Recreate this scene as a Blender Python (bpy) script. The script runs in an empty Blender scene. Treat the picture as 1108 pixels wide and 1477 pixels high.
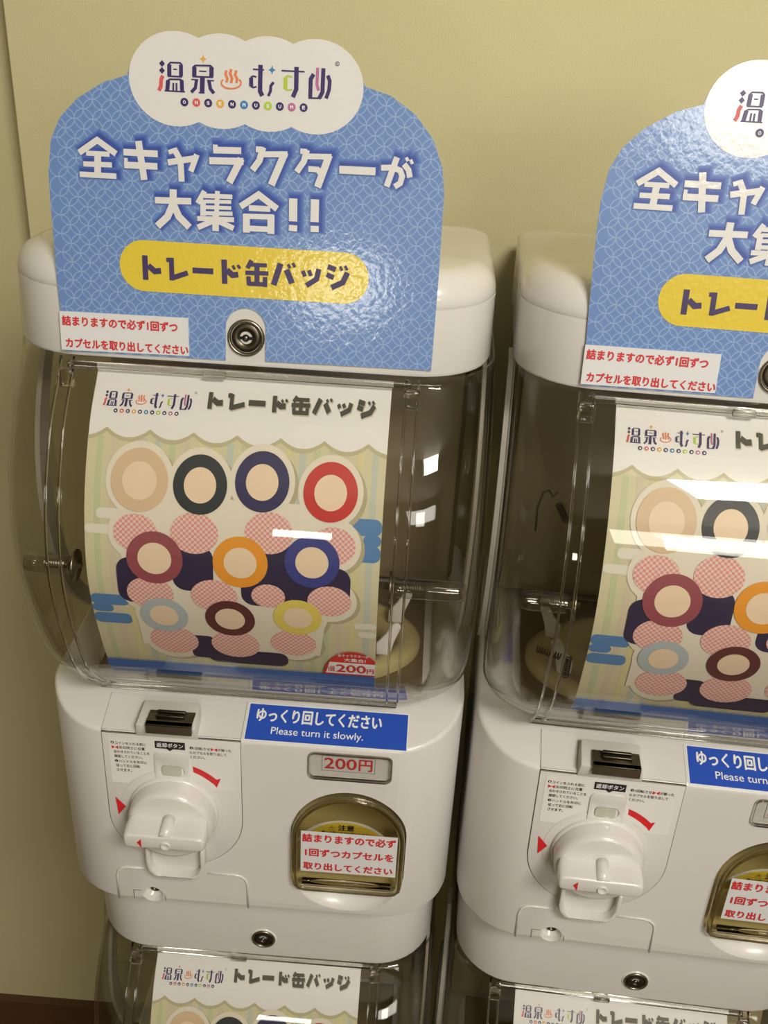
import bpy, bmesh, math, random
from mathutils import Vector, Matrix
from mathutils.geometry import tessellate_polygon
random.seed(7)
SC = bpy.context.scene
COL = SC.collection
PI = math.pi

# ------------------------------------------------------------------ camera
RW = [[0.9972931614, 0.0684283567, -0.0269055797],
      [0.0565131484, -0.4792582461, 0.8758526118],
      [0.0470384340, -0.8750023392, -0.4818280733]]
cam_data = bpy.data.cameras.new('camera')
cam = bpy.data.objects.new('camera', cam_data)
COL.objects.link(cam)
cam.matrix_world = Matrix(((RW[0][0], -RW[0][1], -RW[0][2], 0.09967671),
                           (RW[1][0], -RW[1][1], -RW[1][2], -0.53957456),
                           (RW[2][0], -RW[2][1], -RW[2][2], 1.47),
                           (0, 0, 0, 1)))
cam_data.sensor_fit = 'VERTICAL'
cam_data.sensor_height = 24.0
cam_data.lens = 1509.6 / 1477.0 * 24.0
cam_data.clip_start = 0.02
SC.camera = cam

# ------------------------------------------------------------------ light
SC.view_settings.view_transform = 'Standard'
SC.view_settings.look = 'None'
SC.view_settings.gamma = 1.0
SC.view_settings.use_curve_mapping = False
SC.view_settings.exposure = 0.03
SC.cycles.transparent_max_bounces = 32
SC.cycles.max_bounces = 14
SC.cycles.transmission_bounces = 12
SC.cycles.caustics_reflective = True

world = bpy.data.worlds.new('world')
SC.world = world
world.use_nodes = True
world.node_tree.nodes['Background'].inputs[0].default_value = (1.0, 0.90, 0.74, 1)
world.node_tree.nodes['Background'].inputs[1].default_value = 0.25

def area_light(name, loc, target, sx, sy, power, col=(1.0, 0.955, 0.86)):
    l = bpy.data.lights.new(name, 'AREA')
    l.shape = 'RECTANGLE'; l.size = sx; l.size_y = sy
    l.energy = power; l.color = col
    o = bpy.data.objects.new(name, l)
    o.location = loc
    d = Vector(target) - Vector(loc)
    o.rotation_euler = d.to_track_quat('-Z', 'Y').to_euler()
    COL.objects.link(o)
    return o
area_light('ceiling_lamp_near', (0.72, -1.25, 2.46), (0.2, 0.1, 1.2), 0.55, 0.55, 40)
area_light('ceiling_lamp_row', (1.20, -3.2, 2.06), (0.3, 0.0, 1.2), 1.8, 0.42, 16)
area_light('sign_sparkle_light_left', (-0.155, -2.57, 1.25), (0.05, 0.0, 1.3), 0.24, 0.16, 2.0)  # added low light, placed so its reflection sparkles on the left sign
area_light('sign_sparkle_light_right', (0.80, -2.96, 1.90), (0.26, 0.0, 1.4), 0.50, 0.40, 6.0)  # free-hanging light, added for the sparkle on the right sign's cloud

# ------------------------------------------------------------------ materials
def s2l(c):
    return tuple(((v / 255.0) / 12.92 if v / 255.0 <= 0.04045 else ((v / 255.0 + 0.055) / 1.055) ** 2.4) for v in c)
MATS = {}
def mat(name, rgb, rough=0.4, metal=0.0, coat=0.0, bump=0.0, bscale=200.0, spec=0.5, var=0.0):
    if name in MATS: return MATS[name]
    m = bpy.data.materials.new(name); m.use_nodes = True
    nt = m.node_tree; b = nt.nodes['Principled BSDF']
    c = s2l(rgb)
    b.inputs['Base Color'].default_value = (*c, 1)
    b.inputs['Roughness'].default_value = rough
    b.inputs['Metallic'].default_value = metal
    b.inputs['Coat Weight'].default_value = coat
    b.inputs['Coat Roughness'].default_value = 0.05
    b.inputs['Specular IOR Level'].default_value = spec
    if bump or var:
        tc = nt.nodes.new('ShaderNodeTexCoord')
        n = nt.nodes.new('ShaderNodeTexNoise'); n.inputs['Scale'].default_value = bscale
        n.inputs['Detail'].default_value = 3
        nt.links.new(tc.outputs['Object'], n.inputs['Vector'])
        if bump:
            bp = nt.nodes.new('ShaderNodeBump'); bp.inputs['Strength'].default_value = bump
            bp.inputs['Distance'].default_value = 0.001
            nt.links.new(n.outputs['Fac'], bp.inputs['Height'])
            nt.links.new(bp.outputs['Normal'], b.inputs['Normal'])
            if coat: nt.links.new(bp.outputs['Normal'], b.inputs['Coat Normal'])
        if var:
            n2 = nt.nodes.new('ShaderNodeTexNoise'); n2.inputs['Scale'].default_value = 6
            nt.links.new(tc.outputs['Object'], n2.inputs['Vector'])
            mx = nt.nodes.new('ShaderNodeMix'); mx.data_type = 'RGBA'
            mx.inputs['A'].default_value = (*[v * (1 - var) for v in c], 1)
            mx.inputs['B'].default_value = (*[min(1, v * (1 + var)) for v in c], 1)
            nt.links.new(n2.outputs['Fac'], mx.inputs['Factor'])
            nt.links.new(mx.outputs['Result'], b.inputs['Base Color'])
    MATS[name] = m
    return m

def clear_mat(name, tint, rough=0.02, gain=1.0, base=0.04):
    """clear moulded plastic sheet: see-through with a mirror sheen that grows at grazing angles"""
    m = bpy.data.materials.new(name); m.use_nodes = True
    nt = m.node_tree; nt.nodes.clear()
    out = nt.nodes.new('ShaderNodeOutputMaterial')
    tr = nt.nodes.new('ShaderNodeBsdfTransparent'); tr.inputs[0].default_value = (*tint, 1)
    gl = nt.nodes.new('ShaderNodeBsdfGlossy'); gl.inputs['Roughness'].default_value = rough
    lw = nt.nodes.new('ShaderNodeLayerWeight'); lw.inputs['Blend'].default_value = 0.5
    pw = nt.nodes.new('ShaderNodeMath'); pw.operation = 'POWER'; pw.inputs[1].default_value = 4.5
    ml = nt.nodes.new('ShaderNodeMath'); ml.operation = 'MULTIPLY_ADD'; ml.inputs[1].default_value = gain * (1 - base); ml.inputs[2].default_value = base
    ml.use_clamp = True
    mx = nt.nodes.new('ShaderNodeMixShader')
    nt.links.new(lw.outputs['Facing'], pw.inputs[0]); nt.links.new(pw.outputs[0], ml.inputs[0])
    nt.links.new(ml.outputs[0], mx.inputs[0]); nt.links.new(tr.outputs[0], mx.inputs[1]); nt.links.new(gl.outputs[0], mx.inputs[2])
    nt.links.new(mx.outputs[0], out.inputs[0])
    MATS[name] = m
    return m

def glass_mat(name, tint, rough=0.03):
    m = bpy.data.materials.new(name); m.use_nodes = True
    b = m.node_tree.nodes['Principled BSDF']
    b.inputs['Base Color'].default_value = (*tint, 1)
    b.inputs['Roughness'].default_value = rough
    b.inputs['Transmission Weight'].default_value = 1.0
    b.inputs['IOR'].default_value = 1.45
    MATS[name] = m
    return m

def shippo_mat(name, c_bg, c_line, R):
    m = mat(name, c_bg, rough=0.28, coat=0.6, bump=0.10, bscale=260)
    nt = m.node_tree; b = nt.nodes['Principled BSDF']
    tc = nt.nodes.new('ShaderNodeTexCoord')
    sx = nt.nodes.new('ShaderNodeSeparateXYZ'); nt.links.new(tc.outputs['Object'], sx.inputs[0])
    def M(op, a, bb=None, cc=None):
        n = nt.nodes.new('ShaderNodeMath'); n.operation = op
        for i, v in enumerate((a, bb, cc)):
            if v is None: continue
            if isinstance(v, (int, float)): n.inputs[i].default_value = v
            else: nt.links.new(v, n.inputs[i])
        return n.outputs[0]
    ds = []
    for off in (0.0, R):
        qs = []
        for o in (sx.outputs['X'], sx.outputs['Z']):
            a = M('ADD', o, 10 * 2 * R + off)
            q = M('SUBTRACT', M('MODULO', a, 2 * R), R)
            qs.append(M('MULTIPLY', q, q))
        ds.append(M('ABSOLUTE', M('SUBTRACT', M('SQRT', M('ADD', qs[0], qs[1])), R)))
    d = M('MINIMUM', ds[0], ds[1])
    k = M('SUBTRACT', 1.0, M('DIVIDE', d, 0.00034)); k = M('MAXIMUM', k, 0.0); k = M('MINIMUM', M('MULTIPLY', k, 1.6), 1.0)
    xs = M('ABSOLUTE', M('SUBTRACT', M('MODULO', M('ADD', sx.outputs['X'], 1.0), 0.0172), 0.0086))
    kl = M('MAXIMUM', M('SUBTRACT', 1.0, M('DIVIDE', xs, 0.0002)), 0.0)
    k = M('MAXIMUM', k, M('MULTIPLY', kl, 0.6))
    mx = nt.nodes.new('ShaderNodeMix'); mx.data_type = 'RGBA'
    mx.inputs['A'].default_value = (*s2l(c_bg), 1); mx.inputs['B'].default_value = (*s2l(c_line), 1)
    nt.links.new(k, mx.inputs['Factor']); nt.links.new(mx.outputs['Result'], b.inputs['Base Color'])
    return m

WHITE = mat('white_plastic', (218, 215, 212), 0.32, coat=0.15, bump=0.015, bscale=900)
WHITE2 = mat('white_glossy_plastic', (220, 217, 213), 0.2, coat=0.5)
SLOT = mat('white_matte_plastic', (214, 212, 206), 0.45)
SEAM = mat('seam_shadow_gap', (120, 112, 98), 0.7)
SEAMD = mat('panel_gap_line', (70, 62, 50), 0.8)
WALLM = mat('cream_wall_paint', (198, 190, 148), 0.8, bump=0.25, bscale=500, var=0.02)
BOARDM = mat('cream_board', (219, 211, 166), 0.75, bump=0.2, bscale=700, var=0.02)
CEILM = mat('ceiling_paint', (225, 220, 205), 0.9)
FLOORM = mat('floor_vinyl', (92, 66, 44), 0.5, bump=0.1, bscale=60, var=0.15)
SKIRTM = mat('brown_skirting', (84, 58, 36), 0.5, bump=0.05, bscale=80, var=0.15)
CARD = shippo_mat('blue_pattern_print', (108, 140, 196), (150, 176, 216), 0.00505)
CARDW = mat('card_white', (226, 224, 222), 0.28, coat=0.6, bump=0.10, bscale=260)
CARDE = mat('card_edge', (235, 232, 225), 0.7)
YEL = mat('yellow_print', (226, 200, 66), 0.26, coat=0.6, bump=0.16, bscale=300)
NAVY = mat('navy_print', (62, 50, 104), 0.3)
NAVYT = mat('navy_print_matte', (70, 58, 100), 0.3)
RED = mat('red_print', (214, 92, 92), 0.35)
ORG = mat('orange_print', (226, 130, 84), 0.35)
GOLD = mat('gold_print', (226, 172, 66), 0.35)
AZ = mat('azure_print', (58, 130, 186), 0.35)
GRN = mat('green_print', (176, 204, 66), 0.35)
PNK = mat('mauve_print', (186, 110, 156), 0.35)
GLOW1 = mat('blue_soft_shadow_outer', (94, 124, 190), 0.3)
GLOW2 = mat('blue_soft_shadow_middle', (78, 104, 178), 0.3)
GLOW3 = mat('blue_soft_shadow_inner', (60, 84, 164), 0.3)
PAPER = mat('note_paper', (222, 222, 224), 0.35, coat=0.2)
REDT = mat('red_lettering', (205, 52, 56), 0.5)
SHEET = mat('sheet_paper', (232, 232, 234), 0.55)
GREYT = mat('dark_grey_lettering', (72, 72, 66), 0.5)
GREYS = mat('soft_grey_print', (196, 192, 178), 0.6)
BLUEL = mat('blue_label_print', (44, 84, 190), 0.3, coat=0.3)
WPRINT = mat('white_print', (240, 240, 240), 0.4)
BLACKP = mat('black_print', (28, 26, 26), 0.5)
REDP = mat('red_arrow_print', (216, 40, 44), 0.4)
DARKM = mat('dark_steel', (104, 94, 76), 0.25, metal=0.6)
STEEL = mat('worn_steel', (150, 142, 128), 0.3, metal=1.0, bump=0.1, bscale=800)
STEELD = mat('shaded_steel', (96, 88, 76), 0.35, metal=1.0)
BLACK = mat('black_hollow', (12, 10, 8), 0.8)
TAUPE = mat('taupe_bin_plastic', (150, 136, 110), 0.35, coat=0.2)
TAUPED = mat('dark_taupe_plastic', (112, 98, 74), 0.4)
OLIVE = mat('olive_chute_plastic', (208, 194, 140), 0.35)
BEIGE = mat('beige_agitator_plastic', (176, 164, 118), 0.4)
DOME = clear_mat('clear_dome_plastic', (0.98, 0.973, 0.955), 0.015, 0.9, 0.042)
FLAP = clear_mat('smoky_flap_plastic', (0.87, 0.84, 0.74), 0.03, 0.9, 0.05)
POST = clear_mat('clear_post_plastic', (0.88, 0.87, 0.84), 0.05, 0.9, 0.12)
PANE = clear_mat('clear_window_pane', (0.95, 0.94, 0.92), 0.03, 0.9, 0.05)
MILKY = mat('milky_flange_plastic', (196, 192, 184), 0.35)
CLEAR = glass_mat('clear_moulded_plastic', (0.96, 0.95, 0.92))
CLEARS = glass_mat('smoky_moulded_plastic', (0.80, 0.76, 0.66))

# ------------------------------------------------------------------ helpers
def link(name, me, m, parent=None):
    o = bpy.data.objects.new(name, me)
    COL.objects.link(o)
    if m is not None and not me.materials: me.materials.append(m)
    if parent is not None: o.parent = parent
    return o
def from_bm(name, bm, m, parent=None, smooth=False, label=None):
    me = bpy.data.meshes.new(name); bm.normal_update(); bm.to_mesh(me); bm.free()
    if smooth:
        for p in me.polygons: p.use_smooth = True
    o = link(name, me, m, parent)
    if label: o['label'] = label
    return o
def thing(name, label, cat, loc=(0, 0, 0), rot=(0, 0, 0), group=None):
    o = bpy.data.objects.new(name, None); COL.objects.link(o)
    o.empty_display_size = 0.05
    o.location = loc; o.rotation_euler = rot
    o['label'] = label; o['category'] = cat
    if group: o['group'] = group
    return o
def struct(name, bm, m):
    o = from_bm(name, bm, m); o['kind'] = 'structure'; return o
def box(bm, x0, x1, y0, y1, z0, z1):
    vs = [bm.verts.new(p) for p in ((x0, y0, z0), (x1, y0, z0), (x1, y1, z0), (x0, y1, z0), (x0, y0, z1), (x1, y0, z1), (x1, y1, z1), (x0, y1, z1))]
    for f in ((0, 3, 2, 1), (4, 5, 6, 7), (0, 1, 5, 4), (1, 2, 6, 5), (2, 3, 7, 6), (3, 0, 4, 7)):
        bm.faces.new([vs[i] for i in f])
    return vs
def bev(o, w, seg=3, ang=35):
    md = o.modifiers.new('bevel', 'BEVEL'); md.width = w; md.segments = seg
    md.limit_method = 'ANGLE'; md.angle_limit = math.radians(ang); md.harden_normals = False
    for p in o.data.polygons: p.use_smooth = True
    return md
def autosmooth(me, ang=35):
    for p in me.polygons: p.use_smooth = True
    me.set_sharp_from_angle(angle=math.radians(ang))
def bake(o, ang=35):
    """apply the modifiers of o"""
    dg = bpy.context.evaluated_depsgraph_get(); dg.update()
    me = bpy.data.meshes.new_from_object(o.evaluated_get(dg))
    o.modifiers.clear(); o.data = me
    autosmooth(me, ang)
def prism_bm(pts, y0, y1, fn=None, bm=None, holes=()):
    """plate with outline pts (x, z) from depth y0 (front) to y1 (back)"""
    bm = bm or bmesh.new()
    fn = fn or (lambda x, y, z: (x, y, z))
    loops = [list(pts)] + [list(h) for h in holes]
    flat = [p for l in loops for p in l]
    F = [bm.verts.new(fn(p[0], y0, p[1])) for p in flat]
    B = [bm.verts.new(fn(p[0], y1, p[1])) for p in flat]
    for t in tessellate_polygon([[Vector((p[0], p[1], 0)) for p in l] for l in loops]):
        a, b, c = t
        A = (flat[b][0] - flat[a][0]) * (flat[c][1] - flat[a][1]) - (flat[b][1] - flat[a][1]) * (flat[c][0] - flat[a][0])
        if abs(A) < 1e-14: continue
        if A < 0: a, b, c = c, b, a
        try:
            bm.faces.new((F[a], F[b], F[c])); bm.faces.new((B[c], B[b], B[a]))
        except ValueError: pass
    i0 = 0
    for l in loops:
        n = len(l)
        for i in range(n):
            j = (i + 1) % n
            try: bm.faces.new((F[i0 + i], B[i0 + i], B[i0 + j], F[i0 + j]))
            except ValueError: pass
        i0 += n
    bmesh.ops.recalc_face_normals(bm, faces=bm.faces[:])
    return bm
def rrect(x0, x1, z0, z1, r, n=6):
    out = []
    for cx, cz, a0 in ((x1 - r, z1 - r, 0), (x0 + r, z1 - r, 90), (x0 + r, z0 + r, 180), (x1 - r, z0 + r, 270)):
        for i in range(n + 1):
            a = math.radians(a0 + 90 * i / n); out.append((cx + r * math.cos(a), cz + r * math.sin(a)))
    return out
def ring_pts(cx, cz, rx, rz=None, n=32, a0=0, a1=360):
    rz = rz or rx
    full = abs(a1 - a0) >= 360
    m = n if full else n + 1
    return [(cx + rx * math.cos(math.radians(a0 + (a1 - a0) * i / n)), cz + rz * math.sin(math.radians(a0 + (a1 - a0) * i / n))) for i in range(m)]
def lathe_bm(prof, axis_fn, n=40, bm=None):
    """prof: (radius, height) pairs, axis_fn(x, z, h) places a ring point"""
    bm = bm or bmesh.new(); rows = []
    for r, h in prof:
        if r < 1e-7: rows.append([bm.verts.new(axis_fn(0, 0, h))])
        else: rows.append([bm.verts.new(axis_fn(r * math.cos(2 * PI * i / n), r * math.sin(2 * PI * i / n), h)) for i in range(n)])
    for a, b in zip(rows, rows[1:]):
        for i in range(n):
            j = (i + 1) % n
            if len(a) == 1 and len(b) == 1: continue
            if len(a) == 1: bm.faces.new((a[0], b[i], b[j]))
            elif len(b) == 1: bm.faces.new((a[i], b[0], a[j]))
            else: bm.faces.new((a[i], b[i], b[j], a[j]))
    bmesh.ops.recalc_face_normals(bm, faces=bm.faces[:])
    return bm
def tube_bm(pts, r, n=8, bm=None, closed=False, rz=None):
    bm = bm or bmesh.new(); P = [Vector(p) for p in pts]; rows = []
    m = len(P)
    for i, p in enumerate(P):
        if closed: d = P[(i + 1) % m] - P[i - 1]
        else: d = P[min(i + 1, m - 1)] - P[max(i - 1, 0)]
        d.normalize()
        ref = Vector((0, 1, 0)) if abs(d.y) < 0.9 else Vector((1, 0, 0))
        u = d.cross(ref).normalized(); v = u.cross(d).normalized()
        rows.append([bm.verts.new(p + (u * math.cos(2 * PI * k / n) * r + v * math.sin(2 * PI * k / n) * (rz or r))) for k in range(n)])
    rng = range(m) if closed else range(m - 1)
    for i in rng:
        a, b = rows[i], rows[(i + 1) % m]
        for k in range(n): bm.faces.new((a[k], a[(k + 1) % n], b[(k + 1) % n], b[k]))
    if not closed:
        bm.faces.new(rows[0][::-1]); bm.faces.new(rows[-1])
    bmesh.ops.recalc_face_normals(bm, faces=bm.faces[:])
    return bm

# flat print: triangles in a 2D layout, laid on a surface by fn(a, b, lift)
def stroke_polys(strokes, grow=0.0, dx=0.0, dz=0.0, k=1e-3):
    out = []
    for pts, w in strokes:
        P = [Vector((p[0] * k + dx, p[1] * k + dz)) for p in pts]
        h = w * k / 2 + grow
        if grow > 0:
            d = (P[0] - P[1]).normalized(); P[0] = P[0] + d * grow
            d = (P[-1] - P[-2]).normalized(); P[-1] = P[-1] + d * grow
        L, Rr = [], []
        for i, p in enumerate(P):
            if i == 0: d = (P[1] - p).normalized(); nn = Vector((-d.y, d.x)); s = 1
            elif i == len(P) - 1: d = (p - P[i - 1]).normalized(); nn = Vector((-d.y, d.x)); s = 1
            else:
                d1 = (p - P[i - 1]).normalized(); d2 = (P[i + 1] - p).normalized()
                n1 = Vector((-d1.y, d1.x)); n2 = Vector((-d2.y, d2.x)); nn = (n1 + n2).normalized()
                s = min(1.5, 1 / max(0.3, nn.dot(n1)))
            L.append(p + nn * h * s); Rr.append(p - nn * h * s)
        for i in range(len(P) - 1):
            out.append([tuple(L[i]), tuple(Rr[i]), tuple(Rr[i + 1]), tuple(L[i + 1])])
    return out
def decal(name, polys, fn, lift, m, parent, label=None, cuts=None):
    """polys: outlines in layout coordinates, or (verts, faces) pairs"""
    bm = bmesh.new()
    for pi_, pl in enumerate(polys):
        if isinstance(pl, dict): vs, fs = pl['v'], pl['f']
        else:
            vs = pl
            fs = [tuple(range(4))] if len(pl) == 4 and False else tessellate_polygon([[Vector((p[0], p[1], 0)) for p in pl]])
        V = [bm.verts.new((p[0], p[1], 1e-6 * (pi_ % 60) + (4e-6 * p[2] if len(p) > 2 else 0))) for p in vs]
        for f in fs:
            try: fc = bm.faces.new([V[i] for i in f])
            except ValueError: continue
    bmesh.ops.recalc_face_normals(bm, faces=bm.faces[:])
    if cuts:
        for z in cuts:
            g = bm.verts[:] + bm.edges[:] + bm.faces[:]
            zs = [v.co.y for v in bm.verts]
            if not zs or z <= min(zs) or z >= max(zs): continue
            bmesh.ops.bisect_plane(bm, geom=g, plane_co=(0, z, 0), plane_no=(0, 1, 0))
    for f in bm.faces:
        if f.normal.z < 0: f.normal_flip()
    for v in bm.verts: v.co = Vector(fn(v.co.x, v.co.y, lift + v.co.z * 2))
    return from_bm(name, bm, m, parent, label=label)
TEXT = {}
def text_geo(s):
    if s in TEXT: return TEXT[s]
    c = bpy.data.curves.new('t', 'FONT'); c.body = s; c.resolution_u = 3
    o = bpy.data.objects.new('t', c); COL.objects.link(o)
    dg = bpy.context.evaluated_depsgraph_get(); dg.update()
    me = o.evaluated_get(dg).to_mesh()
    vs = [(v.co.x, v.co.y) for v in me.vertices]; fs = [tuple(p.vertices) for p in me.polygons]
    o.evaluated_get(dg).to_mesh_clear()
    bpy.data.objects.remove(o); bpy.data.curves.remove(c)
    x0 = min(v[0] for v in vs); x1 = max(v[0] for v in vs); y0 = min(v[1] for v in vs); y1 = max(v[1] for v in vs)
    vs = [((a - x0) / (x1 - x0), (b - y0) / (y1 - y0)) for a, b in vs]
    TEXT[s] = (vs, fs, (x1 - x0) / (y1 - y0))
    return TEXT[s]
def text_in(s, x0, x1, z0, z1, bold=0.02):
    """letters fitted to a box; heavier weights are struck several times, slightly shifted"""
    vs, fs, asp = text_geo(s)
    d = bold * (z1 - z0)
    offs = [(0, 0)] if bold < 0.005 else [(-d, 0), (d, 0), (0, d), (0, -d), (0, 0)]
    V, F = [], []
    for k, (ox, oz) in enumerate(offs):
        n = len(V)
        V += [(x0 + d + a * (x1 - x0 - 2 * d) + ox, z0 + d + b * (z1 - z0 - 2 * d) + oz, k) for a, b in vs]
        F += [tuple(i + n for i in f) for f in fs]
    return {'v': V, 'f': F}
def bowtie(x, z, w, h):
    return [[(x, z - h / 2), (x + w / 2, z), (x, z + h / 2)], [(x + w, z - h / 2), (x + w, z + h / 2), (x + w / 2, z)]]
SLOGAN1 = [([(-85.4, 104.5), (-75.6, 111.2), (-66.0, 105.0)], 3.1), ([(-81.7, 104.5), (-69.4, 104.6)], 2.5), ([(-83.4, 99.1), (-68.4, 99.4)], 2.6), ([(-85.6, 93.8), (-66.2, 93.9)], 2.8), ([(-75.6, 104.8), (-76.1, 93.9)], 3.5), ([(-62.1, 106.1), (-44.2, 106.2)], 3.3), ([(-61.9, 99.8), (-44.5, 100.0)], 3.3), ([(-60.9, 103.3), (-61.1, 99.6)], 1.9), ([(-54.1, 112.0), (-51.6, 92.9)], 3.5), ([(-39.0, 102.3), (-24.7, 105.1)], 3.1), ([(-23.8, 107.0), (-27.1, 98.5)], 2.9), ([(-35.7, 109.3), (-32.4, 103.7), (-31.9, 93.2)], 3.1), ([(-38.5, 107.3), (-34.8, 108.7)], 2.3), ([(-15.3, 109.7), (-0.8, 110.2)], 3.3), ([(-14.2, 112.4), (-14.2, 109.9)], 2.5), ([(-17.4, 104.4), (0.4, 105.0)], 3.5), ([(-0.7, 106.3), (-7.0, 94.2)], 3.7), ([(6.8, 111.4), (10.9, 111.2)], 2.9), ([(10.5, 112.5), (8.7, 106.0), (5.1, 101.0)], 3.3), ([(9.1, 109.0), (23.2, 109.8)], 2.9), ([(21.9, 110.6), (15.0, 94.2)], 3.7), ([(29.7, 111.7), (33.2, 111.6)], 2.7), ([(33.1, 112.5), (31.7, 106.8), (28.1, 101.4)], 3.1), ([(31.9, 109.3), (45.9, 109.8)], 2.8), ([(44.7, 110.6), (39.1, 94.5)], 3.7), ([(34.1, 103.3), (38.9, 103.2), (41.7, 100.0)], 2.8), ([(50.1, 103.8), (68.8, 104.0)], 3.9), ([(71.6, 105.9), (77.8, 106.4), (81.5, 105.1), (82.7, 102.4), (81.8, 98.9), (79.0, 97.0)], 2.9), ([(79.5, 111.5), (74.9, 96.9)], 3.1), ([(83.3, 108.4), (85.8, 105.6), (86.7, 102.0)], 2.9), ([(84.2, 111.7), (85.2, 110.0)], 1.6), ([(86.5, 110.8), (87.6, 108.7)], 1.6)]
SLOGAN2 = [([(-46.2, 83.1), (-27.0, 83.6)], 3.3), ([(-36.4, 89.1), (-36.6, 81.9), (-39.7, 75.0), (-45.2, 69.9)], 3.7), ([(-36.6, 81.9), (-33.6, 75.4), (-28.1, 70.3)], 3.7), ([(-19.9, 89.2), (-23.6, 82.8)], 2.7), ([(-20.7, 84.8), (-20.8, 76.6)], 2.9), ([(-20.1, 86.8), (-5.3, 87.1)], 2.3), ([(-20.1, 84.0), (-5.9, 84.5)], 1.9), ([(-20.2, 81.1), (-5.9, 81.4)], 1.9), ([(-21.5, 78.0), (-5.2, 78.6)], 2.1), ([(-13.1, 89.6), (-13.7, 77.4)], 2.5), ([(-23.9, 75.1), (-4.4, 75.6)], 2.5), ([(-14.1, 77.8), (-14.2, 69.2)], 3.5), ([(-15.4, 74.4), (-23.7, 70.5)], 2.9), ([(-12.4, 74.3), (-4.6, 71.1)], 2.9), ([(-1.0, 82.5), (8.5, 89.0), (18.3, 82.4)], 3.3), ([(3.4, 82.0), (14.6, 82.1)], 2.9), ([(0.7, 77.7), (16.7, 78.2)], 2.7), ([(2.1, 78.8), (2.2, 69.4)], 3.7), ([(15.1, 79.1), (15.2, 69.5)], 3.7), ([(1.7, 71.6), (15.7, 71.8)], 2.9), ([(26.6, 88.2), (26.8, 76.6)], 4.4), ([(26.9, 74.7), (26.8, 71.6)], 4.4), ([(38.0, 88.4), (38.1, 76.9)], 4.4), ([(38.2, 75.0), (38.3, 71.8)], 4.4)]
BADGE_TEXT = [([(-52.4, 54.3), (-52.2, 41.4)], 3.0), ([(-50.7, 49.1), (-47.2, 46.2), (-43.8, 46.7)], 3.1), ([(-40.8, 52.6), (-38.0, 52.8)], 2.3), ([(-38.1, 53.9), (-37.9, 42.0)], 2.7), ([(-38.4, 43.0), (-29.3, 46.5)], 2.7), ([(-26.7, 48.0), (-15.5, 48.1)], 3.0), ([(-9.7, 54.7), (-9.3, 41.9)], 3.0), ([(-8.2, 49.4), (-5.2, 46.8), (-2.0, 47.3)], 3.1), ([(-5.1, 51.9), (-3.9, 49.9)], 1.5), ([(-2.5, 52.3), (-1.0, 50.5)], 1.5), ([(5.1, 55.2), (2.9, 50.9)], 2.4), ([(3.7, 52.9), (13.3, 53.0)], 2.1), ([(1.8, 48.5), (14.2, 48.8)], 2.3), ([(8.0, 53.9), (8.1, 42.8)], 2.7), ([(3.5, 46.7), (3.8, 42.1)], 2.4), ([(12.4, 46.9), (12.5, 41.6)], 2.4), ([(3.2, 42.8), (13.2, 42.9)], 2.3), ([(20.7, 54.5), (17.1, 42.9)], 3.2), ([(23.9, 51.4), (27.0, 44.4)], 3.2), ([(24.6, 54.3), (25.9, 52.3)], 1.5), ([(27.1, 55.1), (28.4, 53.0)], 1.5), ([(32.6, 51.4), (33.9, 48.4)], 2.1), ([(35.8, 51.9), (37.1, 48.9)], 2.1), ([(41.2, 52.8), (40.1, 47.4), (34.7, 43.7)], 2.8), ([(45.9, 54.4), (50.2, 53.0)], 2.7), ([(45.4, 50.2), (49.3, 48.7)], 2.7), ([(56.6, 51.9), (54.2, 46.5), (48.2, 43.4)], 3.0), ([(52.4, 54.8), (53.7, 52.7)], 1.5), ([(55.0, 55.3), (56.5, 53.1)], 1.5)]
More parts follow.
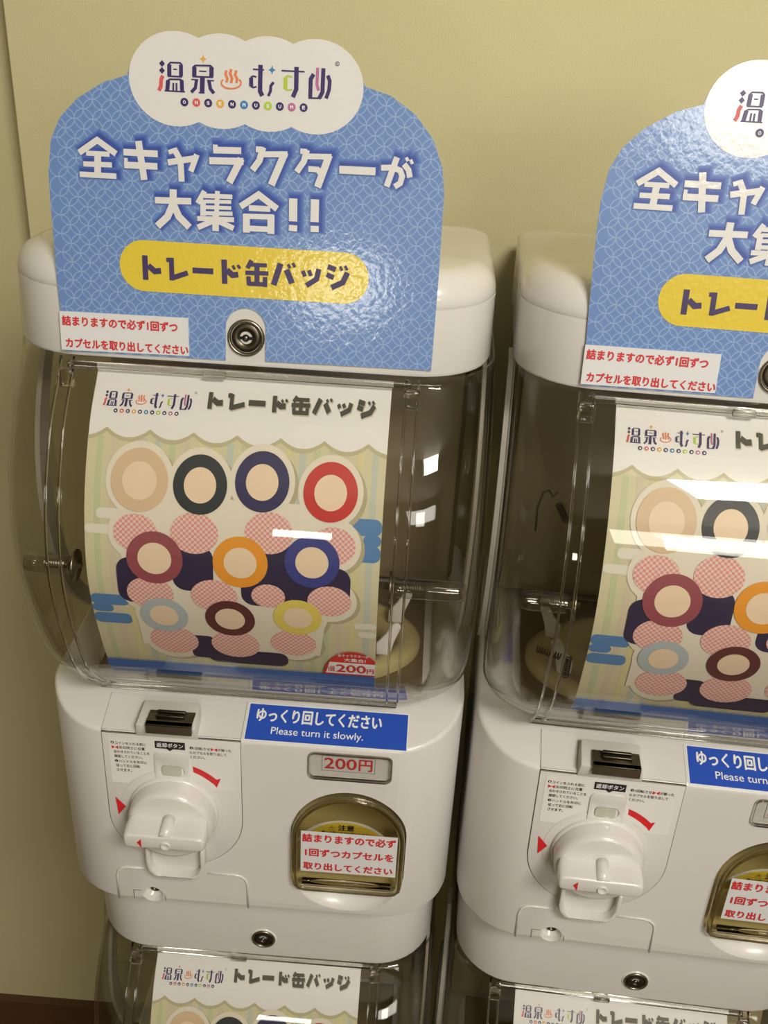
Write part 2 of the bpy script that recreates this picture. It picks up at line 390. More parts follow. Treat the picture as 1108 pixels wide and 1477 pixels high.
LOGO_NAVY = [([(-37.4, 149.2), (-37.5, 143.7)], 2.1), ([(-31.5, 149.3), (-31.5, 144.1)], 2.0), ([(-38.0, 148.9), (-36.8, 150.1), (-32.0, 150.2), (-30.8, 149.2)], 0.8), ([(-38.3, 143.7), (-30.9, 143.8)], 0.8), ([(-35.4, 147.1), (-33.5, 147.1)], 0.6), ([(-38.1, 141.7), (-38.7, 136.8)], 2.1), ([(-31.2, 142.0), (-31.1, 136.9)], 2.0), ([(-38.6, 141.4), (-37.2, 142.3), (-31.9, 142.5), (-30.5, 141.7)], 0.8), ([(-40.0, 136.8), (-29.6, 136.8)], 0.7), ([(-35.5, 140.7), (-35.6, 137.0)], 0.9), ([(-33.9, 140.7), (-33.9, 137.0)], 0.9), ([(-24.7, 148.8), (-24.8, 144.2)], 2.2), ([(-16.0, 149.1), (-16.1, 144.4)], 2.2), ([(-25.4, 148.5), (-24.2, 149.4), (-16.6, 149.7), (-15.3, 148.7)], 0.8), ([(-25.7, 144.2), (-15.4, 144.4)], 0.8), ([(-22.3, 146.9), (-18.6, 146.9)], 0.6), ([(-20.6, 144.2), (-20.9, 136.9)], 2.4), ([(-22.6, 136.8), (-19.6, 136.8)], 0.6), ([(-26.3, 142.8), (-22.8, 142.8)], 0.6), ([(-23.6, 142.9), (-24.3, 138.9), (-26.4, 136.8)], 1.6), ([(-18.3, 142.8), (-14.8, 142.8)], 0.6), ([(-17.4, 142.9), (-16.6, 138.9), (-14.8, 136.9)], 1.7), ([(8.7, 151.4), (8.6, 139.2), (9.8, 137.0)], 2.2), ([(4.9, 149.2), (10.5, 149.2)], 0.7), ([(4.0, 145.3), (4.1, 141.1)], 2.0), ([(3.9, 145.5), (5.2, 146.0), (6.7, 145.7)], 0.8), ([(4.0, 141.1), (5.2, 140.7), (6.8, 141.2)], 0.8), ([(15.4, 143.7), (14.0, 141.9), (13.9, 139.5), (12.8, 137.1)], 1.4), ([(26.8, 151.4), (26.9, 141.1), (25.3, 137.3)], 2.2), ([(19.3, 149.3), (30.9, 149.4)], 0.7), ([(35.5, 148.5), (34.1, 146.2), (34.1, 137.5)], 2.0), ([(33.2, 137.3), (39.2, 137.5)], 0.8), ([(40.3, 151.5), (40.2, 140.4), (38.6, 137.4)], 2.0), ([(42.6, 148.3), (43.7, 145.8), (43.5, 141.6), (42.1, 137.6)], 1.8)]
LOGO_RED = [([(-40.8, 143.8), (-41.7, 141.9), (-41.9, 138.8), (-42.9, 136.7)], 1.9)]
LOGO_ORANGE = [([(-8.5, 148.0), (-8.9, 146.1), (-8.0, 144.2), (-8.5, 142.3)], 1.3), ([(-6.1, 148.7), (-6.6, 146.4), (-5.6, 144.3), (-6.2, 142.2)], 1.4), ([(-3.5, 148.2), (-4.1, 146.1), (-3.0, 144.2), (-3.5, 142.3)], 1.3), ([(-2.1, 144.0), (-1.4, 143.5), (-1.1, 142.8), (-1.1, 142.1), (-1.4, 141.4), (-2.1, 140.8), (-3.0, 140.3), (-4.1, 139.9), (-5.4, 139.6), (-6.7, 139.6), (-8.0, 139.7), (-9.1, 139.9), (-10.0, 140.4), (-10.7, 140.9), (-11.0, 141.6), (-11.0, 142.3), (-10.7, 143.0), (-10.1, 143.6)], 0.8)]
LOGO_GREEN = [([(21.4, 146.2), (21.4, 140.8)], 2.0), ([(21.3, 146.4), (22.7, 147.0), (24.7, 146.7)], 0.8), ([(21.4, 140.8), (22.8, 140.4), (24.8, 140.8)], 0.8)]
LOGO_PINK = [([(37.4, 151.6), (37.3, 143.6), (38.2, 141.0)], 1.5)]
DIAMONDS = [(-41.09, 149.42, 1.5, 1.61, 'navy'), (-41.16, 146.19, 1.5, 1.61, 'navy'), (-20.24, 152.56, 1.72, 2.11, 'gold'), (14.51, 149.35, 1.78, 2.25, 'azure')]
CIRCLES = [(-29.98, 131.94, 'navy'), (-23.86, 132.05, 'red'), (-17.79, 132.15, 'navy'), (-11.67, 132.17, 'gold'), (-5.61, 132.23, 'navy'), (0.5, 132.25, 'azure'), (6.55, 132.34, 'navy'), (12.64, 132.39, 'green'), (18.73, 132.48, 'navy'), (24.76, 132.52, 'pink'), (30.84, 132.61, 'navy')]

# ------------------------------------------------------------------ the room
WALL_Y = 0.45
bm = bmesh.new(); box(bm, -2.2, 2.6, WALL_Y, WALL_Y + 0.1, 0, 2.5); struct('wall_back', bm, WALLM)
bm = bmesh.new(); box(bm, -2.2, 2.6, -4.1, -4.0, 0, 2.5); struct('wall_front', bm, WALLM)
bm = bmesh.new(); box(bm, -2.3, -2.2, -4.1, WALL_Y + 0.1, 0, 2.5); struct('wall_left', bm, WALLM)
bm = bmesh.new(); box(bm, 2.6, 2.7, -4.1, WALL_Y + 0.1, 0, 2.5); struct('wall_right', bm, WALLM)
bm = bmesh.new(); box(bm, -2.3, 2.7, -4.1, WALL_Y + 0.1, -0.1, 0); struct('floor', bm, FLOORM)
bm = bmesh.new(); box(bm, -2.3, 2.7, -4.1, WALL_Y + 0.1, 2.5, 2.6); struct('ceiling', bm, CEILM)
bm = bmesh.new(); box(bm, -2.2, 2.6, WALL_Y - 0.012, WALL_Y, 0, 0.065); struct('baseboard_back', bm, SKIRTM)
bm = bmesh.new(); box(bm, -0.274, 2.4, WALL_Y - 0.03, WALL_Y - 0.0005, 0.066, 2.3)
brd = from_bm('wall_board', bm, BOARDM); bev(brd, 0.0015, 2)
brd['label'] = 'cream board standing against the wall behind the two machines'; brd['category'] = 'board'

# ------------------------------------------------------------------ capsule toy machine
UP = 0.5245       # one tier is this high
BACK = 0.020     # the lower tier stands this much further back
PROF = [(1.256, .0310), (1.2437, .0235), (1.2219, .0012), (1.1877, -.0192), (1.1564, -.0285), (1.1289, -.0300), (1.0938, -.0222), (1.0533, -.0068), (1.03, .010), (1.012, .0285), (1.004, .0365)]
PROF = PROF[::-1]
def interp(tab, x):
    """smooth (Catmull-Rom in x) lookup"""
    n = len(tab)
    if x <= tab[0][0]: return tab[0][1]
    if x >= tab[-1][0]: return tab[-1][1]
    for i in range(n - 1):
        if tab[i][0] <= x <= tab[i + 1][0]: break
    x0, y0 = tab[i]; x1, y1 = tab[i + 1]; h = x1 - x0
    m = (y1 - y0) / h
    m0 = m if i == 0 else ((y1 - tab[i - 1][1]) / (x1 - tab[i - 1][0]))
    m1 = m if i == n - 2 else ((tab[i + 2][1] - y0) / (tab[i + 2][0] - x0))
    t = (x - x0) / h
    return (2*t**3-3*t**2+1)*y0 + (t**3-2*t**2+t)*h*m0 + (-2*t**3+3*t**2)*y1 + (t**3-t**2)*h*m1
def sheet_y(z): return interp(PROF, z)

def footprint(w, yf, yb, r, rb=0.012, n=10, x0=0.0):
    """rounded-front outline, counter-clockwise from above, starting back right"""
    out = []
    for cx, cy, a0, rr, k in ((w - rb, yb - rb, 0, rb, 4), (-w + rb, yb - rb, 90, rb, 4), (-w + r, yf + r, 180, r, n), (w - r, yf + r, 270, r, n)):
        for i in range(k + 1):
            a = math.radians(a0 + 90 * i / k); out.append((x0 + cx + rr * math.cos(a), cy + rr * math.sin(a)))
    return out
def loft(rings, cap0=True, cap1=True):
    bm = bmesh.new(); rows = [[bm.verts.new(p) for p in r] for r in rings]
    n = len(rows[0])
    for a, b in zip(rows, rows[1:]):
        for i in range(n): bm.faces.new((a[i], a[(i + 1) % n], b[(i + 1) % n], b[i]))
    if cap0: bm.faces.new(rows[0][::-1])
    if cap1: bm.faces.new(rows[-1])
    return bm

def boolean_cut(o, cutters):
    for c in cutters:
        md = o.modifiers.new('cut', 'BOOLEAN'); md.operation = 'DIFFERENCE'; md.object = c; md.solver = 'EXACT'
    dg = bpy.context.evaluated_depsgraph_get(); dg.update()
    me = bpy.data.meshes.new_from_object(o.evaluated_get(dg))
    o.modifiers.clear(); o.data = me
    for c in cutters: bpy.data.objects.remove(c)

def front(x, z, l): return (x, -l, z)
SLOPE = math.atan(0.33)
def slope(x, s, l):   # s measured up the sloping shelf from its front fold
    return (x, s * math.cos(SLOPE) - l * math.sin(SLOPE), 0.990 + s * math.sin(SLOPE) + l * math.cos(SLOPE))

OUTLET = rrect(0.0290, 0.1115, 0.8550, 0.99, 0.012)
OUTLET = [p for p in OUTLET if p[1] < 0.91]
OUTLET = ring_pts(0.07025, 0.908, 0.04125, 0.042, 28, 0, 180) + \
    [(0.0290, 0.905), (0.0290, 0.869), (0.0302, 0.861), (0.034, 0.8565), (0.040, 0.855), (0.1005, 0.855), (0.1065, 0.8565), (0.1103, 0.861), (0.1115, 0.869), (0.1115, 0.905)]
def inset(pts, d):
    n = len(pts); out = []
    for i in range(n):
        a = Vector(pts[i - 1]); b = Vector(pts[i]); c = Vector(pts[(i + 1) % n])
        t = ((b - a).normalized() + (c - b).normalized()).normalized()
        out.append((b.x - t.y * d, b.y + t.x * d))
    return out

def lock(parent, name, fn, r, ringmat=STEEL):
    """round cam lock: chrome collar, recessed face, key slot. fn(x, z, h) with h towards the viewer"""
    g = from_bm(name, lathe_bm([(r, -0.002), (r, 0.0012), (r * .95, 0.0022), (r * .86, 0.0024), (r * .80, 0.0012), (r * .79, -0.002)], fn), ringmat, parent, True)
    from_bm('lock_face', lathe_bm([(r * .80, -0.0012), (r * .78, 0.0006), (r * .70, 0.0012), (r * .36, 0.0012), (r * .33, 0.0004), (r * .31, -.001), (0, -.001)], fn), STEELD, g, True)
    bm = bmesh.new()
    for q in ([(-r * .44, -r * .08), (r * .44, -r * .08), (r * .44, r * .08), (-r * .44, r * .08)], ring_pts(0, 0, r * .2, None, 12)):
        V = [bm.verts.new(fn(a, b, 0.00135)) for a, b in q]; bm.faces.new(V)
    bmesh.ops.recalc_face_normals(bm, faces=bm.faces[:])
    from_bm('key_slot', bm, BLACK, g)
    from_bm('key_pin', lathe_bm([(0, 0.0020), (r * .11, 0.0018), (r * .13, 0.0)], fn, 12), STEEL, g, True)
    return g

def make_body(root, dz, dy, full):
    """main housing with shelf, coin plate, dial, outlet"""
    fp = footprint(0.1455, 0.0, 0.26, 0.050)
    bm = loft([[(x, y, 0.8275) for x, y in fp], [(x, y, 1.1) for x, y in fp]])
    for co, no in (((0, 0, 0.990), (0, -0.33, 1)), ((0, 0, 1.0034), (0, 0, 1))):
        bmesh.ops.bisect_plane(bm, geom=bm.verts[:] + bm.edges[:] + bm.faces[:], plane_co=co, plane_no=no, clear_outer=True)
        es = [e for e in bm.edges if e.is_boundary]
        bmesh.ops.contextual_create(bm, geom=es)
    bmesh.ops.remove_doubles(bm, verts=bm.verts[:], dist=1e-6)
    bmesh.ops.recalc_face_normals(bm, faces=bm.faces[:])
    body = from_bm('housing', bm, WHITE, root); bev(body, 0.0028, 3, 30); bake(body)
    if full:
        cut = []
        cut.append(from_bm('c', prism_bm(OUTLET, -0.02, 0.075), None))
        cut.append(from_bm('c', prism_bm(rrect(0.0404, 0.0982, 0.9612, 0.9850, 0.005), -0.02, 0.0032), None))
        cut.append(from_bm('c', prism_bm(rrect(-0.0622, -0.0448, 0.9545, 0.9640, 0.0042), -0.02, 0.008), None))
        cut.append(from_bm('c', prism_bm(ring_pts(-0.0745, 0.8335, 0.0078, None, 32), -0.02, 0.012), None))
        bm = bmesh.new(); bmesh.ops.create_uvsphere(bm, u_segments=40, v_segments=20, radius=1.0,
            matrix=Matrix.Translation((0.0705, -0.004, 0.861)) @ Matrix.Diagonal((0.0385, 0.019, 0.029, 1)))
        cut.append(from_bm('c', bm, None))
        boolean_cut(body, cut)
        if not body.data.materials: body.data.materials.append(WHITE)
        autosmooth(body.data, 30)
    # recessed base below the housing, also the lid of the tier below
    fp = footprint(0.1395, 0.033, 0.255, 0.048)
    b = from_bm('plinth', loft([[(x, y, 0.7318) for x, y in fp], [(x, y, 0.8275) for x, y in fp]]), WHITE, root); bev(b, 0.003, 3)
    bake(b)
    return body

def decorate(root, body):
    # --- coin plate: thin raised panel with a round lower end, carried up over the shelf
    xa, xb, cxp, czp = -0.1004, -0.0056, -0.0530, 0.9155
    pl = [(xb, 0.9890), (xa, 0.9890)] + ring_pts(cxp, czp, 0.0474, 0.0474, 26, 180, 360)
    p = from_bm('coin_plate', prism_bm(pl, -0.0006, 0.004), WHITE, root); bev(p, 0.0004, 2); bake(p)
    from_bm('plate_gap', prism_bm(inset(pl[:], -0.0004), -0.00015, 0.003), SEAMD, p)
    bm = bmesh.new()
    V = [bm.verts.new(slope(x, s, l)) for l in (-0.002, 0.0006) for x, s in ((xa, 0.0010), (xb, 0.0010), (xb, 0.0295), (xa, 0.0295))]
    for f in ((0, 3, 2, 1), (4, 5, 6, 7), (0, 1, 5, 4), (1, 2, 6, 5), (2, 3, 7, 6), (3, 0, 4, 7)): bm.faces.new([V[i] for i in f])
    from_bm('plate_top', bm, WHITE, p)
    for x in (xa, xb):
        decal('plate_gap', [[(x - 0.0003, 0.0005), (x + 0.0003, 0.0005), (x + 0.0003, 0.030), (x - 0.0003, 0.030)]], slope, 0.0003 if x == xa else 0.0003, SEAM, p)
    decal('plate_gap', [[(xa, 0.9888), (xb, 0.9888), (xb, 0.9893), (xa, 0.9893)]], front, 0.0007, SEAM, p)
    # --- coin slot block on the shelf
    bm = bmesh.new()
    lo = [(-0.0775, -0.0008, 0.9872), (-0.0335, -0.0008, 0.9872)]
    F = [(-0.0768, -0.0006, 0.9876), (-0.0340, -0.0006, 0.9876), (-0.0352, -0.0036, 1.0000), (-0.0755, -0.0036, 1.0000)]
    Bk = [(-0.0768, 0.012, 0.9872), (-0.0340, 0.012, 0.9872), (-0.0360, 0.0190, 1.0035), (-0.0745, 0.0190, 1.0035)]
    V = [bm.verts.new(q) for q in F + Bk]
    for f in ((0, 1, 2, 3), (7, 6, 5, 4), (0, 4, 5, 1), (1, 5, 6, 2), (2, 6, 7, 3), (3, 7, 4, 0)): bm.faces.new([V[i] for i in f])
    bmesh.ops.recalc_face_normals(bm, faces=bm.faces[:])
    cb = from_bm('coin_slot_block', bm, SLOT, root); bev(cb, 0.0008, 2); bake(cb)
    bm = bmesh.new(); V = box(bm, -0.0682, -0.0372, -0.0062, -0.0020, 0.9955, 1.0036)
    V = box(bm, -0.0682, -0.0372, -0.0062, 0.0090, 1.0022, 1.0036)
    o = from_bm('coin_slot_cover', bm, DARKM, cb); bev(o, 0.0004, 2)
    bm = bmesh.new(); box(bm, -0.0620, -0.0430, -0.0010, 0.0012, 1.0034, 1.0072); box(bm, -0.0620, -0.0430, 0.0036, 0.0058, 1.0034, 1.0072)
    o = from_bm('coin_guide', bm, STEELD, cb); bev(o, 0.0006, 2)
    bm = bmesh.new(); box(bm, -0.0615, -0.0435, 0.0012, 0.0036, 1.0034, 1.0052)
    from_bm('coin_slot', bm, BLACK, cb)
    # --- instruction sticker around the dial
    dcx, dcz = -0.0553, 0.9215
    st = [(-0.0963, 0.9858), (-0.0963, 0.9447)]
    st = [(-0.0955, 0.9445), (-0.0830, 0.9445)] + ring_pts(dcx, dcz, 0.0372, None, 10, 141, 112) + \
         [(-0.0662, 0.957), (-0.0662, 0.972), (-0.0650, 0.9752), (-0.0620, 0.9765), (-0.0455, 0.9765), (-0.0425, 0.9752), (-0.0412, 0.972), (-0.0412, 0.9560)] + \
         ring_pts(dcx, dcz, 0.0372, None, 10, 68, 38) + [(-0.0235, 0.9445), (-0.0105, 0.9445), (-0.0096, 0.9455), (-0.0096, 0.9850), (-0.0105, 0.9860), (-0.0952, 0.9860), (-0.0962, 0.9850), (-0.0962, 0.9455)]
    stm = mat('sticker_film', (232, 230, 226), 0.25, coat=0.2)
    s = decal('instruction_sticker', [st], front, 0.00085, stm, root)
    L = 0.00105
    T = [('コインを入れる前に', -0.0915, -0.0702, 0.9794, 0.9820), ('矢印同士に位置', -0.0890, -0.0712, 0.9755, 0.9781), ('合わせされていることを', -0.0930, -0.0682, 0.9716, 0.9742),
         ('確認してください。', -0.0928, -0.0733, 0.9676, 0.9702), ('ハンドルを矢印に', -0.0900, -0.0705, 0.9632, 0.9658), ('従って右に回転', -0.0922, -0.0755, 0.9592, 0.9618),
         ('させます。', -0.0920, -0.0816, 0.9552, 0.9578),
         ('1回転させ', -0.0374, -0.0262, 0.9796, 0.9822), ('が揃った', -0.0210, -0.0118, 0.9796, 0.9822), ('らカプセルを取り出して', -0.0404, -0.0150, 0.9756, 0.9782), ('ください。', -0.0402, -0.0300, 0.9716, 0.9742)]
    for grp, nums, bow in ((T[:7], ((-0.0934, 0.9808, '1'), (-0.0916, 0.9646, '2')), (-0.0940, 0.9767)), (T[7:], ((-0.0391, 0.9810, '3'),), (-0.0258, 0.9808))):
        pol = [text_in(t, a, b, c, d, 0.012) for t, a, b, c, d in grp] + [ring_pts(x, z, 0.0012, None, 12) for x, z, q in nums]
        il = decal('instruction_lettering', pol, front, L, BLACKP, s); il['kind'] = 'stuff'
        for x, z, q in nums: decal('circled_number', [text_in(q, x - 0.0004, x + 0.0004, z - 0.0007, z + 0.0007, 0.0)], front, L + 0.0002, WPRINT, s)
        decal('arrow_mark', bowtie(bow[0], bow[1], 0.0045, 0.0030), front, L, REDP, s)
    decal('banner', [[(-0.0641, 0.9785), (-0.0562, 0.9785), (-0.0539, 0.9767), (-0.0518, 0.9785), (-0.0434, 0.9785), (-0.0434, 0.9849), (-0.0641, 0.9849)]], front, L, BLACKP, s)
    decal('banner_lettering', [text_in('返却ボタン', -0.0630, -0.0446, 0.9798, 0.9838, 0.02)], front, L + 0.0002, WPRINT, s)
    # turn arrow
    arc = ring_pts(dcx, dcz, 0.0460, None, 14, 69, 44); arc2 = ring_pts(dcx, dcz, 0.0412, None, 14, 44, 66)
    c, sn = math.cos(math.radians(44)), math.sin(math.radians(44))
    head = [(-0.0197, 0.9551), (-0.0226, 0.9466), (-0.0268, 0.9522)]
    decal('turn_arrow', [arc + arc2, head], front, L, REDP, s)
    decal('pointer_mark', [[(-0.0950, 0.9311), (-0.0938, 0.9143), (-0.0880, 0.9225)]], front, 0.0012, REDP, p)
    # --- return button in its raised shroud
    so = rrect(-0.0652, -0.0412, 0.9480, 0.9752, 0.0045); si = rrect(-0.0622, -0.0448, 0.9545, 0.9640, 0.0042)
    r = from_bm('button_shroud', prism_bm(so, -0.0016, 0.001, holes=[si]), WHITE2, root); bev(r, 0.0005, 2, 40)
    r2 = from_bm('dial_collar', prism_bm(ring_pts(dcx, dcz, 0.0362, None, 64), -0.0010, 0.001), WHITE2, root); bev(r2, 0.0004, 2, 40)
    bb = from_bm('return_button', prism_bm(rrect(-0.0605, -0.0468, 0.9550, 0.9630, 0.002), -0.0018, 0.006), mat('grey_clear_button', (190, 186, 172), 0.15, coat=0.6), root); bev(bb, 0.0012, 3)
    # --- dial drum and grip
    ax = lambda x, z, h: (dcx + 0.0016 + x, -h, dcz + z)
    from_bm('dial_flange', lathe_bm([(0.0318, -0.001), (0.0318, 0.0026), (0.0306, 0.0036), (0.029, 0.0038)], ax, 64), WHITE2, root, True)
    d = from_bm('dial', lathe_bm([(0.0302, 0.0), (0.0300, 0.0120), (0.0294, 0.0150), (0.0278, 0.0168), (0.0262, 0.0172), (0, 0.0180)], ax, 64), WHITE2, root, True)
    gx = dcx + 0.0016; gz = dcz
    bm = bmesh.new()
    secs = []
    for h, w, tt in ((0.014, 0.0272, 0.0110), (0.020, 0.0282, 0.0088), (0.027, 0.0284, 0.0074), (0.0330, 0.0276, 0.0066)):
        o2 = []
        n = 24
        for i in range(n):           # outline of the grip section, waisted on its faces
            a = 2 * PI * i / n; ex = 5.0
            cx = math.copysign(abs(math.cos(a)) ** (2 / ex), math.cos(a)); cz = math.copysign(abs(math.sin(a)) ** (2 / ex), math.sin(a))
            u = cx; th = tt * (0.86 + 0.16 * u * u)
            o2.append((gx + w * cx, -h, gz + 0.0012 + th * cz))
        secs.append(o2)
    rows = [[bm.verts.new(q) for q in sct] for sct in secs]
    n = 24
    for a, b2 in zip(rows, rows[1:]):
        for i in range(n): bm.faces.new((a[i], b2[i], b2[(i + 1) % n], a[(i + 1) % n]))
    bm.faces.new(rows[0]); bm.faces.new(rows[-1][::-1])
    bmesh.ops.recalc_face_normals(bm, faces=bm.faces[:])
    grip = from_bm('grip', bm, WHITE2, d); bev(grip, 0.0016, 3, 40); bake(grip, 50)
    rib = lambda x, z, h: (gx + 0.0008 + x, -0.016 - h, gz + 0.0012 + z)
    from_bm('grip_ridge', lathe_bm([(0.0096 * .92, 0.0), (0.0088, 0.006), (0.0072, 0.0140), (0.0058, 0.0164), (0.0042, 0.0178), (0.0020, 0.0180), (0.0008, 0.0172), (0, 0.0170)], rib, 24), WHITE2, grip, True) if False else None
    bm = tube_bm([(gx + 0.0008, -0.0150, gz + 0.0092), (gx + 0.0008, -0.0240, gz + 0.0074), (gx + 0.0008, -0.0322, gz + 0.0060)], 0.0044, 12, rz=0.0044)
    rd = from_bm('grip_ridge', bm, WHITE2, grip, True)
    from_bm('grip_pip', lathe_bm([(0.0034, 0), (0.0034, 0.0012), (0.0028, 0.0014), (0.0020, 0.0006), (0, 0.0002)], lambda x, z, h: (gx + 0.0012 + x, -0.0328 - h, gz - 0.0006 + z), 20), WHITE2, grip, True)
    decal('grip_mark', [[(gx - 0.0182, gz + 0.0008), (gx - 0.0152, gz - 0.0036), (gx - 0.0152, gz + 0.0042)]], lambda x, z, l: (x, -0.0331 - l, z), 0.0002, REDP, grip)
    # --- coin return cup
    cup = [(-0.0742, 0.8915), (-0.0742, 0.8740), (-0.0728, 0.8690), (-0.0690, 0.8645), (-0.0640, 0.8625), (-0.0430, 0.8625), (-0.0380, 0.8645), (-0.0342, 0.8690), (-0.0322, 0.8760), (-0.0322, 0.8915)]
    ci = [(-0.0716, 0.8915), (-0.0716, 0.8745), (-0.0704, 0.8702), (-0.0672, 0.8666), (-0.0634, 0.8650), (-0.0436, 0.8650), (-0.0398, 0.8666), (-0.0366, 0.8702), (-0.0348, 0.8762), (-0.0348, 0.8915)]
    o = from_bm('return_cup', prism_bm(cup + ci[::-1], -0.0100, 0.0), WHITE2, root); bev(o, 0.0007, 2, 40)
    from_bm('cup_floor', prism_bm(ci, -0.0024, 0.001), SLOT, o)
    # --- lower left service cover: raised bead, key hole
    bead = [(-0.1000, -0.0003, 0.8278), (-0.1000, -0.0003, 0.8515), (-0.0990, -0.0003, 0.8562), (-0.0966, -0.0003, 0.8594), (-0.0925, -0.0003, 0.8607), (-0.0750, -0.0003, 0.8608)]
    bead2 = [(-0.0318, -0.0003, 0.8610), (-0.0125, -0.0003, 0.8612), (-0.0078, -0.0003, 0.8602), (-0.0044, -0.0003, 0.8572), (-0.0030, -0.0003, 0.8528), (-0.0026, -0.0003, 0.8278)]
    from_bm('cover_bead', tube_bm(bead2, 0.0008, 8), WHITE2, root, True)
    o = from_bm('cover_bead', tube_bm(bead, 0.0008, 8), WHITE2, root, True)
    decal('notch_line', [[(-0.0890, 0.8280), (-0.0884, 0.8280), (-0.0884, 0.8368), (-0.0830, 0.8368), (-0.0830, 0.8374), (-0.0890, 0.8374)], [(-0.0668, 0.8368), (-0.0662, 0.8350), (-0.0648, 0.8330), (-0.0645, 0.8280), (-0.0650, 0.8280), (-0.0655, 0.8335)]], front, 0.0002, SEAM, o)
    kh = lambda x, z, h: (-0.0745 + x, -h, 0.8335 + z)
    k = from_bm('key_hole', lathe_bm([(0.0078, -0.0005), (0.0064, -0.0028), (0.0064, -0.0048), (0.0050, -0.0052), (0.0050, -0.0075), (0, -0.0078)], kh, 36), WHITE2, root, True)
    from_bm('key_socket', lathe_bm([(0.0040, -0.0070), (0.0036, -0.0050), (0.0026, -0.0052), (0.0024, -0.0072), (0, -0.0072)], lambda x, z, h: (-0.0738 + x, -h, 0.8350 + z), 24), STEELD, k, True)
    # --- blue label over shelf and rim
    lb = lambda x, s, l: slope(x, s, l)
    b = decal('blue_label', [[(-0.0030, 0.0012), (0.1066, 0.0012), (0.1066, 0.0292), (-0.0030, 0.0292)]], lb, 0.0004, BLUEL, root)
    decal('label_border', [[(-0.0038, 0.0004), (0.1074, 0.0004), (0.1074, 0.0300), (-0.0038, 0.0300)]], lb, 0.0002, WPRINT, b)
    decal('label_lettering', [text_in('ゆっくり回してください', 0.0025, 0.0890, 0.0152, 0.0262, 0.03), text_in('Please turn it slowly.', 0.0140, 0.0770, 0.0045, 0.0118, 0.006)], lb, 0.0007, WPRINT, b)
    # --- price window
    w = rrect(0.0404, 0.0982, 0.9612, 0.9850, 0.005)
    from_bm('price_window_rim', prism_bm(w, -0.0012, 0.001, holes=[inset(w, 0.0014)[::-1]] if False else [inset(w, 0.0014)]), CLEARS, root)
    pw = from_bm('price_window_pane', prism_bm(inset(w, 0.0012), -0.0008, 0.0002), PANE, root)
    pc = decal('price_card', [[(0.0406, 0.9640), (0.0980, 0.9640), (0.0980, 0.9848), (0.0406, 0.9848)]], front, -0.0026, PAPER, root)
    bx = [(0.0498, 0.9668), (0.0862, 0.9668), (0.0862, 0.9800), (0.0498, 0.9800)]
    fr = []
    for (a, b_), (c_, d_) in zip(bx, bx[1:] + bx[:1]):
        fr.append([(min(a, c_) - .00012, min(b_, d_) - .00012), (max(a, c_) + .00012, min(b_, d_) - .00012), (max(a, c_) + .00012, max(b_, d_) + .00012), (min(a, c_) - .00012, max(b_, d_) + .00012)])
    decal('price_frame', fr, front, -0.0024, BLACKP, pc)
    decal('price_lettering', [text_in('200', 0.0515, 0.0738, 0.9688, 0.9786, 0.02), text_in('円', 0.0752, 0.0846, 0.9684, 0.9788, 0.02)], front, -0.0022, REDT, pc)
    # --- capsule outlet: olive chute, smoky flap with rim, caution disc, taped note
    inn = inset(OUTLET, 0.0004)
    bm = bmesh.new()
    A = [bm.verts.new((x, 0.003, z)) for x, z in inn]; Bq = [bm.verts.new((x, 0.060, z)) for x, z in inn]
    for i in range(len(inn)): bm.faces.new((A[i], A[(i + 1) % len(inn)], Bq[(i + 1) % len(inn)], Bq[i]))
    bm.faces.new(Bq)
    bmesh.ops.recalc_face_normals(bm, faces=bm.faces[:])
    from_bm('chute', bm, OLIVE, root)
    bm = bmesh.new(); n = len(OUTLET)
    rings = [(0.0012, 0.0030), (0.0012, -0.0030), (0.0028, -0.0058), (0.0062, -0.0066), (0.0075, -0.0060)]
    rows = [[bm.verts.new((x, y, z)) for x, z in inset(OUTLET, d_)] for d_, y in rings]
    for a, b2 in zip(rows, rows[1:]):
        for i in range(n): bm.faces.new((a[i], a[(i + 1) % n], b2[(i + 1) % n], b2[i]))
    bm.faces.new(rows[-1])
    bmesh.ops.recalc_face_normals(bm, faces=bm.faces[:])
    fl = from_bm('outlet_flap', bm, FLAP, root); autosmooth(fl.data, 50)
    tr = [(x, -0.0040, z) for x, z in inset(OUTLET, 0.0030)]
    from_bm('flap_rim', tube_bm(tr, 0.0022, 10, closed=True), CLEARS, fl, True)
    bm = tube_bm([(0.038, -0.004, 0.8655), (0.1025, -0.004, 0.8655)], 0.0024, 10)
    from_bm('flap_rim', bm, CLEARS, fl, True)
    cc = (0.0676, 0.8831)
    cp = ring_pts(cc[0], cc[1], 0.0375, None, 40, 22, 158); cy = ring_pts(cc[0], cc[1], 0.0355, None, 40, 24, 156)
    cs = decal('caution_disc', [cp], lambda x, z, l: (x, 0.0030 - l, z), 0.0, PAPER, fl)
    decal('caution_print', [cy], lambda x, z, l: (x, 0.0030 - l, z), 0.0003, YEL, cs)
    decal('caution_lettering', [text_in('注意', 0.0625, 0.0742, 0.9110, 0.9168, 0.03), text_in('購入の際に必ずお読みください。', 0.0508, 0.0880, 0.9075, 0.9100, 0.01),
                                 text_in('⚠', 0.0560, 0.0602, 0.9110, 0.9155, 0.0)], lambda x, z, l: (x, 0.0030 - l, z), 0.0006, BLACKP, cs)

